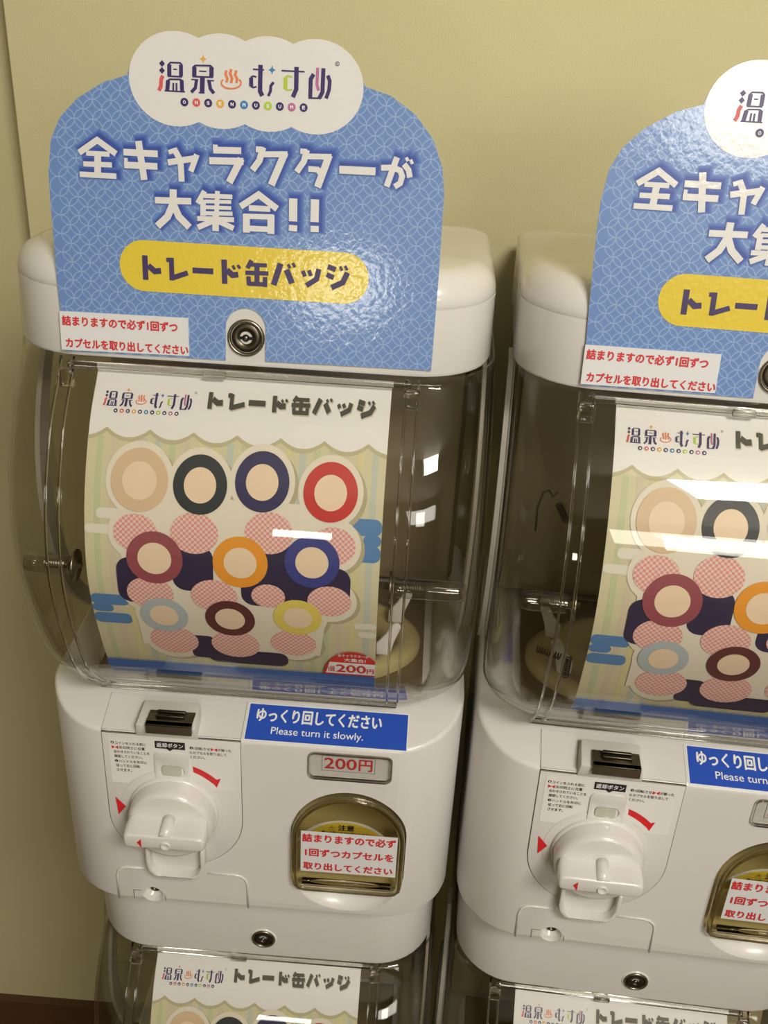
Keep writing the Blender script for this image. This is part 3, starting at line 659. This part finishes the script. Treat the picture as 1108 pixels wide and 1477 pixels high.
NOTE2 = [('詰まりますので必ず', 0.0008, 0.0672, 0.0290, 0.0372), ('1回ずつカプセルを', 0.0030, 0.0662, 0.0152, 0.0230), ('取り出してください', 0.0018, 0.0660, 0.0020, 0.0095)]
def make_note(root_loc, rot, label, group):
    """printed slip taped on the outlet flap, 68 x 39 mm"""
    t = thing('paper_note', label, 'note', root_loc, rot, group)
    fn = lambda x, z, l: (x, -l, z)
    from_bm('note_sheet', prism_bm([(0, 0), (0.0682, 0.0), (0.0682, 0.0392), (0, 0.0392)], -0.0002, 0.0), PAPER, t)
    decal('note_lettering', [text_in(s, a, b, c, d, 0.04) for s, a, b, c, d in NOTE2], fn, 0.0004, REDT, t)
    return t

def cap_top_z(y):
    return interp([(0.0, 1.2970), (0.03, 1.3035), (0.05, 1.3058), (0.08, 1.3045), (0.12, 1.3000), (0.16, 1.2955), (0.20, 1.2912), (0.24, 1.2885)], y)

def make_cap(root):
    W, X0, YF, YB = 0.1436, -0.0030, 0.0262, 0.2300
    def ring(d, z, lean):
        return [(x, y, z) for x, y in footprint(W - d, YF + lean + d, YB - d, 0.046 - d * .8, 0.025 - min(d, .02), x0=X0)]
    rings = [ring(0.0030, 1.2475, 0.0), ring(0.0008, 1.2485, 0.0), ring(0.0, 1.2505, 0.0), ring(0.0, 1.2868, 0.0046)]
    o = from_bm('cap_skirt', loft(rings, True, True), WHITE2, root); autosmooth(o.data, 40)
    rings = []
    zb = 1.2872
    def lid(d, g):
        pts = footprint(W - 0.0001 - d, YF + 0.0047 + d * .8, YB - d, 0.046 - d * .6, 0.025 - d * .6, x0=X0)
        return [(x, y, zb + (cap_top_z(y) - zb) * g) for x, y in pts]
    rings.append(lid(0.0005, -0.02)); rings.append(lid(0.0003, 0.0)); rings.append(lid(0.0, 0.06))
    for k in range(1, 11):
        a = k / 10 * PI / 2
        rings.append(lid(0.0165 * (1 - math.cos(a)), 0.06 + 0.94 * math.sin(a)))
    base = [(x, y) for x, y, z in rings[-1]]
    cy = 0.118
    for k in (0.85, 0.7, 0.5, 0.3, 0.12):
        rings.append([(X0 + (x - X0) * k, cy + (y - cy) * k, cap_top_z(cy + (y - cy) * k)) for x, y in base])
    c = from_bm('cap_lid', loft(rings, True, True), WHITE2, root); autosmooth(c.data, 60)
    return c

def make_dome(root, z_lo=1.0040, z_hi=1.262):
    zs = [1.0034, 1.0060, 1.0100, 1.0160, 1.0240, 1.0340, 1.0480, 1.0650, 1.0850, 1.1050, 1.1250, 1.1450, 1.1650, 1.1850, 1.2050, 1.2200, 1.2350, 1.2440, 1.2500]
    rings = []
    for z in zs:
        k = min(1.0, max(0.0, (z - 1.0034) / 0.034))
        w = 0.1215 + 0.0225 * math.sqrt(1 - (1 - k) ** 2)
        yf = sheet_y(z) - 0.0045
        r = 0.044
        rings.append([(x, y, z) for x, y in footprint(w, yf, 0.20, r, 0.03, 10)])
    bm = loft(rings, False, False)
    bmesh.ops.recalc_face_normals(bm, faces=bm.faces[:])
    o = from_bm('dome', bm, DOME, root, True)
    md = o.modifiers.new('wall', 'SOLIDIFY'); md.thickness = 0.0022; md.offset = -1
    # rims and ribs of the front cover, heavier clear plastic
    def rib(x, rr, lift, z0=1.006, z1=1.249):
        pts = []
        for i in range(30):
            z = z0 + (z1 - z0) * i / 29; pts.append((x, sheet_y(z) - 0.0045 - lift, z))
        return tube_bm(pts, rr, 6, rz=rr * 1.7)
    for x in (-0.1085, -0.1010, 0.0915, 0.0985):
        from_bm('cover_rib', rib(x, 0.0008, 0.0006), CLEAR, o, True)
    bm = bmesh.new(); box(bm, -0.104, 0.0945, 0.0175, 0.0215, 1.2440, 1.2478)
    b = from_bm('top_rail', bm, CLEAR, o); bev(b, 0.0008, 2)
    for x in (-0.1040, 0.0950):
        bm = bmesh.new(); box(bm, x - 0.0045, x + 0.0045, 0.0125, 0.0175, 1.2330, 1.2450)
        b = from_bm('cover_catch', bm, CLEAR, o); bev(b, 0.0015, 2)
    bm = bmesh.new(); box(bm, -0.0250, -0.0120, 0.0155, 0.0180, 1.2435, 1.2475)
    b = from_bm('rail_clip', bm, CLEAR, o); bev(b, 0.0008, 2)
    bm = bmesh.new(); box(bm, -0.108, 0.098, 0.0285, 0.0315, 1.0035, 1.0068)
    b = from_bm('bottom_rail', bm, CLEAR, o); bev(b, 0.0008, 2)
    # side posts with thumb screws
    for sx, xa, xb in ((1, 0.0900, 0.1350), (-1, -0.0990, -0.1300)):
        zc, yc = 1.1320, -0.0170
        ax = lambda x, z, h, xa=xa, sx=sx: (xa + sx * h, yc + x, zc + z)
        L = abs(xb - xa)
        from_bm('side_post', lathe_bm([(0.0058, 0.004), (0.0062, 0.010), (0.0062, L - 0.006), (0.0052, L - 0.001), (0, L)], ax, 20), POST, o, True)
        bm = lathe_bm([(0.0, -0.004), (0.0016, -0.004), (0.0016, -0.001), (0.0098, -0.0010), (0.0098, 0.0004), (0.0030, 0.0006), (0.0030, 0.0040), (0.0016, 0.0042), (0.0016, 0.0060)], ax, 28)
        sc = from_bm('thumb_screw', bm, STEEL, o, True)
        bm = lathe_bm([(0.0018, 0.0060), (0.0026, 0.0062)] + [(0.0026 + 0.0003 * (i % 2), 0.0065 + 0.0007 * i) for i in range(18)] + [(0.0, 0.0195)], ax, 12)
        from_bm('knurled_nut', bm, STEEL, sc)
    return o

def make_inside(root):
    b = bmesh.new(); box(b, -0.1320, 0.1320, 0.1850, 0.1890, 1.0100, 1.2460)
    p = from_bm('bin_back', b, TAUPE, root); bev(p, 0.002, 2)
    bm = bmesh.new(); box(bm, -0.1150, 0.1150, 0.045, 0.185, 1.0042, 1.0062)
    from_bm('bin_floor', bm, TAUPED, root)
    cx, cy, cz = 0.0, 0.0980, 1.0064
    fn = lambda x, z, h: (cx + x, cy + z * 0.54, cz + h)
    w = from_bm('agitator_wheel', lathe_bm([(0.112, 0), (0.112, 0.007), (0.108, 0.010), (0.098, 0.0110), (0.096, 0.007), (0.03, 0.007), (0.028, 0.016), (0, 0.018)], fn, 48), BEIGE, root, True)
    for a in (-62, -28, 18, 162, 208, 242):
        t = math.radians(a)
        px, py = cx + 0.098 * math.cos(t), cy + 0.054 * math.sin(t)
        bm = bmesh.new()
        sgn = 1 if px > 0 else -1
        prof = [(0, 0), (0.010, 0), (0.0125, 0.012), (0.0170, 0.0250), (0.0150, 0.0280), (0.0110, 0.0275), (0.0060, 0.0180), (0.0, 0.010)]
        prism_bm([(px + sgn * (u - 0.006), cz + 0.010 + v) for u, v in prof], py - 0.0015, py + 0.0015, bm=bm)
        o = from_bm('paddle', bm, WHITE, w); bev(o, 0.0008, 2)
    # coil springs at the left side
    def coil(p0, p1, r, turns):
        P0, P1 = Vector(p0), Vector(p1); d = (P1 - P0); ln = d.length; d.normalize()
        u = d.orthogonal().normalized(); v = d.cross(u); n = turns * 9
        return tube_bm([P0 + d * ln * i / n + (u * math.cos(2 * PI * i / 9) + v * math.sin(2 * PI * i / 9)) * r for i in range(n + 1)], 0.0005, 5)
    for q0, q1 in (((-0.108, 0.060, 1.043), (-0.092, 0.055, 1.042)), ((-0.101, 0.12, 1.125), (-0.094, 0.12, 1.112)), ((-0.086, 0.06, 1.022), (-0.086, 0.058, 1.040))):
        from_bm('spring', coil(q0, q1, 0.0022, 9), STEELD, w, True)
    o = from_bm('wire_hook', tube_bm([(-0.112, 0.15, 1.085), (-0.113, 0.15, 1.105), (-0.110, 0.15, 1.118), (-0.106, 0.15, 1.120), (-0.103, 0.15, 1.115), (-0.100, 0.15, 1.119)], 0.0008, 6), STEELD, w, True)
    # opaque block added behind the clear bin to keep light off the wall, and the white curved flange of each side shell
    bm = bmesh.new(); box(bm, -0.1360, 0.1360, 0.200, 0.4000, 1.0040, 1.2440)
    o = from_bm('rear_light_block', bm, TAUPED, root); bev(o, 0.004, 2)
    for s in (-1, 1):
        rows = []
        xi, xo = (-0.1442, -0.1474) if s < 0 else (0.1388, 0.1412)
        bm = bmesh.new()
        for i in range(22):
            z = 1.006 + (1.236 - 1.006) * i / 21; y = sheet_y(z) + 0.088
            rows.append([bm.verts.new(q) for q in ((xi, y, z), (xo, y, z), (xo, y + 0.018, z), (xi, y + 0.018, z))])
        for a, b in zip(rows, rows[1:]):
            for k in range(4): bm.faces.new((a[k], a[(k + 1) % 4], b[(k + 1) % 4], b[k]))
        bm.faces.new(rows[0]); bm.faces.new(rows[-1])
        bmesh.ops.recalc_face_normals(bm, faces=bm.faces[:])
        from_bm('side_flange', bm, MILKY, root)

CAPN_LEAN = math.radians(7.9)
def cap_face(x, z, h):    # point on the leaning front of the cap, z up the face from its lower edge
    s, c = math.sin(CAPN_LEAN), math.cos(CAPN_LEAN)
    return (x, 0.0265 + z * s - h * c, 1.2516 + z * c + h * s)

def make_machine(label):
    root = thing('capsule_toy_machine', label, 'capsule machine', (0, 0, 0), (0, 0, 0))
    cap = make_cap(root)
    lock(root, 'cap_lock', lambda x, z, h: cap_face(-0.0019 + x, 0.0135 + z, h - 0.0002), 0.0108)
    make_dome(root); make_inside(root)
    body = make_body(root, 0, 0, True)
    decorate(root, body)
    g = lock(root, 'plinth_lock', lambda x, z, h: (0.0030 + x, 0.0325 - h * 0.7, 0.7540 + z), 0.0096)
    from_bm('lock_recess', lathe_bm([(0.0112, -0.0004), (0.0108, 0.0006), (0.0098, 0.0010)], lambda x, z, h: (0.0030 + x, 0.0330 - h, 0.7535 + z), 36), WHITE2, g, True)
    # lower tier: copies of the same parts, one tier down
    for ch in list(root.children):
        nm = ch.name.split('.')[0]
        if nm in ('dome', 'bin_back', 'bin_floor', 'housing', 'plinth', 'rear_light_block', 'side_flange', 'plinth_lock'):
            c = ch.copy(); COL.objects.link(c); c.parent = root
            c.location = Vector(ch.location) + Vector((0, BACK, -UP))
            for g2 in ch.children:
                d = g2.copy(); COL.objects.link(d); d.parent = c
    fp = footprint(0.142, 0.055, 0.29, 0.03)
    b = from_bm('stand', loft([[(x, y, 0.0) for x, y in fp], [(x, y, 0.2018) for x, y in fp]]), WHITE, root); bev(b, 0.003, 2)
    return root

def copy_tree(o, parent=None):
    c = o.copy(); COL.objects.link(c); c.parent = parent
    for ch in o.children: copy_tree(ch, c)
    return c

# ------------------------------------------------------------------ logo shared by the signs and the sheets
def draw_logo(parent, fn, lift, cuts=None, name='logo', letters=True):
    """fn maps the sign's own millimetre layout"""
    N = lambda nm, polys, m, dl=0.0: decal(nm, polys, fn, lift + dl, m, parent, cuts=cuts)
    st = lambda L: stroke_polys(L)
    dm = {'navy': [], 'gold': [], 'azure': [], 'red': [], 'green': [], 'pink': []}
    for u, v, a, b, c in DIAMONDS:
        k = 1e-3
        if b / a > 1.15:  # four-pointed spark
            dm[c].append([((u - a) * k, v * k), ((u - a * .3) * k, (v - b * .3) * k), (u * k, (v - b) * k), ((u + a * .3) * k, (v - b * .3) * k), ((u + a) * k, v * k), ((u + a * .3) * k, (v + b * .3) * k), (u * k, (v + b) * k), ((u - a * .3) * k, (v + b * .3) * k)])
        else: dm[c].append([((u - a) * k, v * k), (u * k, (v - b) * k), ((u + a) * k, v * k), (u * k, (v + b) * k)])
    for u, v, c in CIRCLES: dm[c].append(ring_pts(u * 1e-3, v * 1e-3, 0.00205, None, 18))
    dm['navy'] += st(LOGO_NAVY); dm['red'] += st(LOGO_RED); dm['green'] += st(LOGO_GREEN); dm['pink'] += st(LOGO_PINK)
    cx, cz = 0.0472, 0.1539
    rg = ring_pts(cx, cz, 0.0011, None, 16) + ring_pts(cx, cz, 0.0008, None, 16)[::-1]
    dm['navy'] += [[ring_pts(cx, cz, 0.0011, None, 16)[i], ring_pts(cx, cz, 0.0011, None, 16)[(i + 1) % 16], ring_pts(cx, cz, 0.0008, None, 16)[(i + 1) % 16], ring_pts(cx, cz, 0.0008, None, 16)[i]] for i in range(16)]
    N('logo_navy_strokes', dm['navy'], NAVY); N('logo_orange_bath', st(LOGO_ORANGE), ORG)
    N('logo_gold_mark', dm['gold'], GOLD); N('logo_azure_mark', dm['azure'], AZ); N('logo_red_mark', dm['red'], RED)
    N('logo_green_mark', dm['green'], GRN); N('logo_mauve_mark', dm['pink'], PNK)
    if letters:
        N('logo_letters', [text_in(ch, (u - 0.75) * 1e-3, (u + 0.75) * 1e-3, (v - 0.85) * 1e-3, (v + 0.85) * 1e-3, 0.05) for ch, (u, v, c) in zip('ONSENMUSUME', CIRCLES)] +
          [], WPRINT, 0.0001)
        N('registered_mark', [text_in('R', cx - .0004, cx + .0004, cz - .0005, cz + .0005, 0.02)], NAVY)

# ------------------------------------------------------------------ the display sign on top
def cloud_outline(n=14):
    cs = (-0.0342, -0.0111, 0.0129, 0.0368); cz = 0.1424; rx, rz = 0.0240, 0.0223
    top, bot = [], []
    for i, c in enumerate(cs):
        hi = 180 if i == 0 else None; lo = 0 if i == 3 else None
        if i > 0:
            dx = (cs[i] - cs[i - 1]) / 2; hi = 180 - math.degrees(math.acos(dx / rx))
        if i < 3:
            dx = (cs[i + 1] - cs[i]) / 2; lo = math.degrees(math.acos(dx / rx))
        hi_ = hi; lo_ = lo
        top += ring_pts(c, cz, rx, rz, n, hi_, lo_)
        bot = ring_pts(c, cz, rx, rz, n, -lo_, -hi_) + bot
    return top, bot

def make_sign(label, loc, rot):
    t = thing('display_sign', label, 'sign', loc, rot)
    top, bot = cloud_outline()
    left = [(-0.0990, -0.0005), (-0.1010, 0.0392), (-0.1022, 0.0800), (-0.1022, 0.0950), (-0.1000, 0.1103), (-0.0947, 0.1213), (-0.0856, 0.1305), (-0.0716, 0.1391), (-0.0590, 0.1432)]
    right = [(0.0614, 0.1442), (0.0750, 0.1404), (0.0877, 0.1323), (0.0973, 0.1212), (0.1029, 0.1081), (0.1049, 0.0950), (0.1052, 0.0519), (0.1047, 0.0017)]
    notch = [(0.0132, 0.0008), (0.0132, 0.0178)] + ring_pts(0.0022, 0.0182, 0.0110, 0.0112, 16, 0, 180) + [(-0.0088, 0.0000)]
    arc = [p for p in top if not (p[0] < -0.0578) and not (p[0] > 0.0604)]
    out = left + arc + right + notch
    K = 1.0423   # layout was drawn 4 % small
    fn = lambda x, z, l: (x * K, -l, z * K)
    b = from_bm('sign_board', prism_bm(out, -0.0006, 0.0, lambda x, y, z: (x * K, y, z * K)), CARDE, t)
    decal('printed_face', [inset(out, -0.00015) if False else out], fn, 0.0007, CARD, t)
    c = decal('cloud_panel', [top + bot], fn, 0.0009, CARDW, t)
    for k, (g, m, o) in enumerate(((0.0021, GLOW1, 0.0013), (0.0014, GLOW2, 0.0011), (0.0007, GLOW3, 0.0009))):
        decal('slogan_shadow', stroke_polys(SLOGAN1 + SLOGAN2, g, o, o), fn, 0.0008 + k * 0.00012, m, t)
    decal('slogan_lettering', stroke_polys(SLOGAN1 + SLOGAN2), fn, 0.0013, CARDW, t)
    p = decal('yellow_pill', [rrect(-0.0662, 0.0680, 0.0352, 0.0622, 0.0134, 12)], fn, 0.0009, YEL, t)
    decal('pill_lettering', stroke_polys(BADGE_TEXT), fn, 0.0012, NAVYT, p)
    draw_logo(c, fn, 0.0011)
    n = from_bm('taped_strip', prism_bm([(-0.1003, 0.0002), (-0.0291, 0.0012), (-0.0293, 0.0222), (-0.1005, 0.0216)], -0.0014, -0.0008, lambda x, y, z: (x * K, y, z * K)), PAPER, t)
    decal('strip_lettering', [text_in('詰まりますので必ず1回ずつ', -0.0993, -0.0352, 0.0138, 0.0195, 0.04), text_in('カプセルを取り出してください', -0.0978, -0.0294, 0.0016, 0.0072, 0.04)], fn, 0.0016, REDT, n)
    return t

# ------------------------------------------------------------------ the printed sheet inside the dome
def gingham(name, ca, cb, sz):
    m = mat(name, ca, 0.55)
    nt = m.node_tree; tc = nt.nodes.new('ShaderNodeTexCoord'); ck = nt.nodes.new('ShaderNodeTexChecker')
    mp = nt.nodes.new('ShaderNodeMapping'); mp.inputs['Scale'].default_value = (1, 0.0, 1)
    ck.inputs['Scale'].default_value = 1 / sz; ck.inputs['Color1'].default_value = (*s2l(ca), 1); ck.inputs['Color2'].default_value = (*s2l(cb), 1)
    nt.links.new(tc.outputs['Object'], mp.inputs[0]); nt.links.new(mp.outputs[0], ck.inputs['Vector']); nt.links.new(ck.outputs['Color'], nt.nodes['Principled BSDF'].inputs['Base Color'])
    return m
def make_sheet(label, loc, rot, group=None):
    t = thing('printed_sheet', label, 'poster', loc, rot, group)
    fn = lambda x, z, l: (x * 0.998 - 0.0009, sheet_y(z + 0.0008) - l, z + 0.0008)
    cuts = [1.044 + 0.0045 * i for i in range(46)]
    D = lambda nm, polys, l, m, par=t: decal(nm, polys, fn, l, m, par, cuts=cuts)
    x0, x1, z0, z1 = -0.0868, 0.0843, 1.0434, 1.2451
    sh = D('paper', [[(x0, z0), (x1, z0), (x1, z1), (x0, z1)]], 0.0, SHEET)
    md = sh.modifiers.new('t', 'SOLIDIFY'); md.thickness = 0.0004; md.offset = -1
    # striped ground with a scalloped upper edge
    nt_ = [-0.1015 + 0.0250 * i for i in range(9)]
    sc = []
    for i in range(8):
        a, b = nt_[i], nt_[i + 1]
        for k in range(9):
            u = k / 8; x = a + (b - a) * u
            sc.append((x, 1.2168 - 0.0045 * (1 - (2 * u - 1) ** 2)))
    sc = [(min(max(x, x0), x1), z) for x, z in sc if x0 - .003 < x < x1 + .003]
    import itertools
    ground = [(x0, z0 + 0.0160), (x1, z0 + 0.0160)] + [p for p in sc[::-1]]
    D('striped_ground', [ground], 0.0002, mat('cream_print', (210, 205, 174), 0.55))
    D('scallop_shadow', [[(a[0], a[1]), (b[0], b[1]), (b[0], b[1] - 0.0020), (a[0], a[1] - 0.0020)] for a, b in zip(sc, sc[1:]) if b[0] > a[0] + 1e-6], 0.0004, mat('scallop_soft_shadow', (188, 182, 150), 0.6))
    cols = [mat('pale_green_print', (194, 201, 164), 0.55), mat('pale_blue_print', (190, 199, 190), 0.55), mat('pale_yellow_print', (214, 208, 158), 0.55), mat('pale_rose_print', (210, 198, 176), 0.55)]
    bands = [[], [], [], []]
    for i in range(20):
        xs = x0 + 0.0055 + i * 0.0083
        if xs + 0.0036 > x1: break
        bands[(i * 3 + i // 4) % 4].append([(xs, z0 + 0.016), (xs + 0.0036, z0 + 0.016), (xs + 0.0036, 1.2125), (xs, 1.2125)])
    for bnd, m in zip(bands, cols): D('stripe', bnd, 0.0003, m)
    # bands of mist left and right
    blue = mat('mist_blue_print', (88, 134, 188), 0.5); pale = mat('mist_white_print', (226, 224, 212), 0.5)
    D('mist_band', [rrect(0.0655, x1, 1.1700, 1.1795, 0.0040), rrect(0.0740, x1, 1.1640, 1.1705, 0.003), rrect(0.0640, x1, 1.1545, 1.1645, 0.0040),
                    rrect(x0, -0.0640, 1.1120, 1.1205, 0.0036), rrect(x0, -0.0740, 1.1060, 1.1125, 0.003), rrect(x0, -0.0640, 1.0960, 1.1050, 0.0036)], 0.0005, blue)
    D('mist_band', [rrect(0.0705, x1, 1.1060, 1.1110, 0.0024), rrect(0.0730, x1, 1.0985, 1.1035, 0.0024), rrect(-0.0800, -0.0600, 1.1700, 1.1760, 0.0028), rrect(x0, -0.0600, 1.1610, 1.1665, 0.0026)], 0.0005, pale)
    # plain round colour patches in place of the artwork
    heads = [(-55.3, 1191.8, 16.5, (216, 190, 158)), (-20.5, 1191.5, 15.5, (44, 52, 58)), (14.8, 1195.1, 15.5, (48, 46, 92)), (54.0, 1192.1, 15.5, (196, 50, 46)),
             (-46.1, 1148.4, 16.5, (150, 78, 88)), (3.8, 1149.3, 16.0, (232, 156, 52)), (45.3, 1152.6, 16.0, (62, 68, 142)),
             (-43.5, 1106.5, 14.5, (178, 190, 198)), (-3.6, 1107.5, 15.0, (96, 50, 52)), (37.1, 1112.5, 14.5, (226, 208, 104))]
    bodies = [(-57, 1163, 13), (-23, 1165, 14), (20, 1168, 14), (57, 1163, 13), (-50, 1124, 14), (-12, 1125, 14), (56, 1127, 13), (-40, 1084, 15), (-2, 1084, 15), (34, 1089, 14), (20, 1128, 10)]
    rim = [ring_pts(a * 1e-3, b * 1e-3, (r + 3.2) * 1e-3, None, 28) for a, b, r, c in heads] + [ring_pts(a * 1e-3, b * 1e-3, (r + 3.2) * 1e-3, None, 28) for a, b, r in bodies]
    rim += [[(-0.060, 1.078), (0.050, 1.078), (0.062, 1.185), (-0.062, 1.185)]]
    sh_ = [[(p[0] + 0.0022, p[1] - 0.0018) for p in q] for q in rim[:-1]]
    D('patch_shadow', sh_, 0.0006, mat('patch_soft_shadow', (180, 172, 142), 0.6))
    D('patch_border', rim, 0.0008, mat('patch_border_print', (228, 222, 208), 0.55))
    D('navy_patch', [rrect(-0.0690, -0.045, 1.1160, 1.1480, 0.008), rrect(-0.036, -0.012, 1.128, 1.158, 0.008), rrect(0.004, 0.034, 1.1200, 1.1640, 0.008), rrect(0.034, 0.068, 1.118, 1.150, 0.008), rrect(-0.02, 0.03, 1.064, 1.078, 0.006), rrect(-0.030, -0.015, 1.068, 1.090, 0.004)], 0.0010, mat('navy_patch_print', (48, 42, 74), 0.55))
    D('checked_patch', [ring_pts(a * 1e-3, b * 1e-3, r * 1e-3, r * .86e-3, 26) for a, b, r in bodies], 0.0012, gingham('checked_pink_print', (222, 150, 150), (232, 206, 196), 0.0016))
    for i, (a, b, r, c) in enumerate(heads):
        rr = r * 1e-3; a *= 1e-3; b *= 1e-3
        h = D('round_patch', [ring_pts(a, b, rr, None, 36)], 0.0014, mat('round_patch_print_%d' % i, c, 0.5))
        D('patch_centre', [ring_pts(a, b, rr * .60, None, 32)], 0.0016, mat('patch_centre_print', (234, 212, 186), 0.5), h)
    # heading
    kx, kz = (75.7 + 19.6) / 134.0, 0.0
    bt = []
    xs = [p[0] for pts, w in BADGE_TEXT for p in pts]; zs = [p[1] for pts, w in BADGE_TEXT for p in pts]
    ax, bx_, az, bz = min(xs), max(xs), min(zs), max(zs)
    for pts, w in BADGE_TEXT:
        bt.append(([(-19.4 + (p[0] - ax) / (bx_ - ax) * 94.5, 1227.9 + (p[1] - az) / (bz - az) * 7.6) for p in pts], w * 0.82))
    D('heading_shadow', stroke_polys(bt, 0.0001, 0.0005, -0.0005), 0.0003, GREYS)
    D('heading_lettering', stroke_polys(bt), 0.0005, GREYT)
    kx, kz = 52.6 / 91.0, 6.4 / 19.5
    lf = lambda x, z, l: fn(-0.0545 + (x - 0.0015) * kx, 1.2308 + (z - 0.1462) * 0.44, l)
    draw_logo(t, lf, 0.0005, cuts=None, letters=False)
    D('logo_dots', [ring_pts(-0.0545 + (u * 1e-3 - 0.0015) * kx, 1.2308 + (v * 1e-3 - 0.1462) * 0.44, 0.0005, 0.0004, 8) for u, v, c in CIRCLES], 0.0007, WPRINT)
    # lower blue band and the price flash
    D('blue_band', [[(x0, z0), (x1, z0), (x1, z0 + 0.0165), (x0, z0 + 0.0165)]], 0.0018, mat('band_blue_print', (58, 104, 178), 0.5))
    fl_ = D('price_flash', [ring_pts(0.0705, 1.0605, 0.0185, 0.0247, 30, 0, 180)[3:] + [(x1, 1.0605)]] if False else [[(min(x, x1), z) for x, z in ring_pts(0.0705, 1.0605, 0.0185, 0.0247, 30, 0, 180)]], 0.0020, mat('flash_red_print', (206, 52, 48), 0.5))
    D('flash_field', [[(0.0535, 1.0622), (x1, 1.0622), (x1, 1.0742), (0.0560, 1.0742)]], 0.0022, SHEET, fl_)
    D('flash_lettering', [text_in('200', 0.0600, 0.0788, 1.0640, 1.0724, 0.03), text_in('円', 0.0792, 0.0838, 1.0640, 1.0692, 0.03), text_in('1回', 0.0552, 0.0590, 1.0640, 1.0700, 0.02)], 0.0024, REDT, fl_)
    D('flash_caption', [text_in('大集合!', 0.0650, 0.0785, 1.0756, 1.0792, 0.02), text_in('全キャラクターが', 0.0610, 0.0805, 1.0803, 1.0832, 0.01)], 0.0024, WPRINT, fl_)
    return t

# ------------------------------------------------------------------ put the scene together
M2_LOC = (0.2964, -0.0141, 0.003); M2_ROT = -0.0500
m1 = make_machine('white capsule machine on the left, fully in view, with clear dome and dial')
m2 = copy_tree(m1)
m2['label'] = 'white capsule machine on the right, cut off by the right edge of the photo'
m2.location = M2_LOC; m2.rotation_euler = (0, 0, M2_ROT)
def on2(p): return Matrix.Translation(M2_LOC) @ Matrix.Rotation(M2_ROT, 4, 'Z') @ Vector(p)
P0 = (-0.0042, 0.0258, 1.2516)
s1 = make_sign('blue patterned display sign with white cloud top on the left capsule machine', P0, (-CAPN_LEAN, 0, 0))
s2 = copy_tree(s1); s2['label'] = 'blue patterned sign with white cloud top on the right machine, cut by the frame'
s2.location = on2(P0); s2.rotation_euler = (-CAPN_LEAN, 0, M2_ROT)
a = make_sheet('curved printed sheet inside the upper dome of the left machine', (0, 0, 0), (0, 0, 0))
b = copy_tree(a); b['label'] = 'curved printed sheet inside the upper dome of the right machine'; b.location = M2_LOC; b.rotation_euler = (0, 0, M2_ROT)
c = copy_tree(a); c['label'] = 'printed sheet in the lower dome of the left machine, only its heading in view'; c.location = (0, BACK, -UP)
d = copy_tree(a); d['label'] = 'printed sheet in the lower dome of the right machine, only its top strip in view'; d.location = on2((0, BACK, -UP)); d.rotation_euler = (0, 0, M2_ROT)
n1 = make_note((0.0372, -0.0074, 0.8794), (0, 0, 0), 'white note with three red lines on the outlet flap of the left machine', None)
n2 = copy_tree(n1); n2['label'] = 'white note with red lines on the outlet flap of the right machine'
n2.location = on2((0.0372, -0.0074, 0.8794)); n2.rotation_euler = (0, 0, M2_ROT)
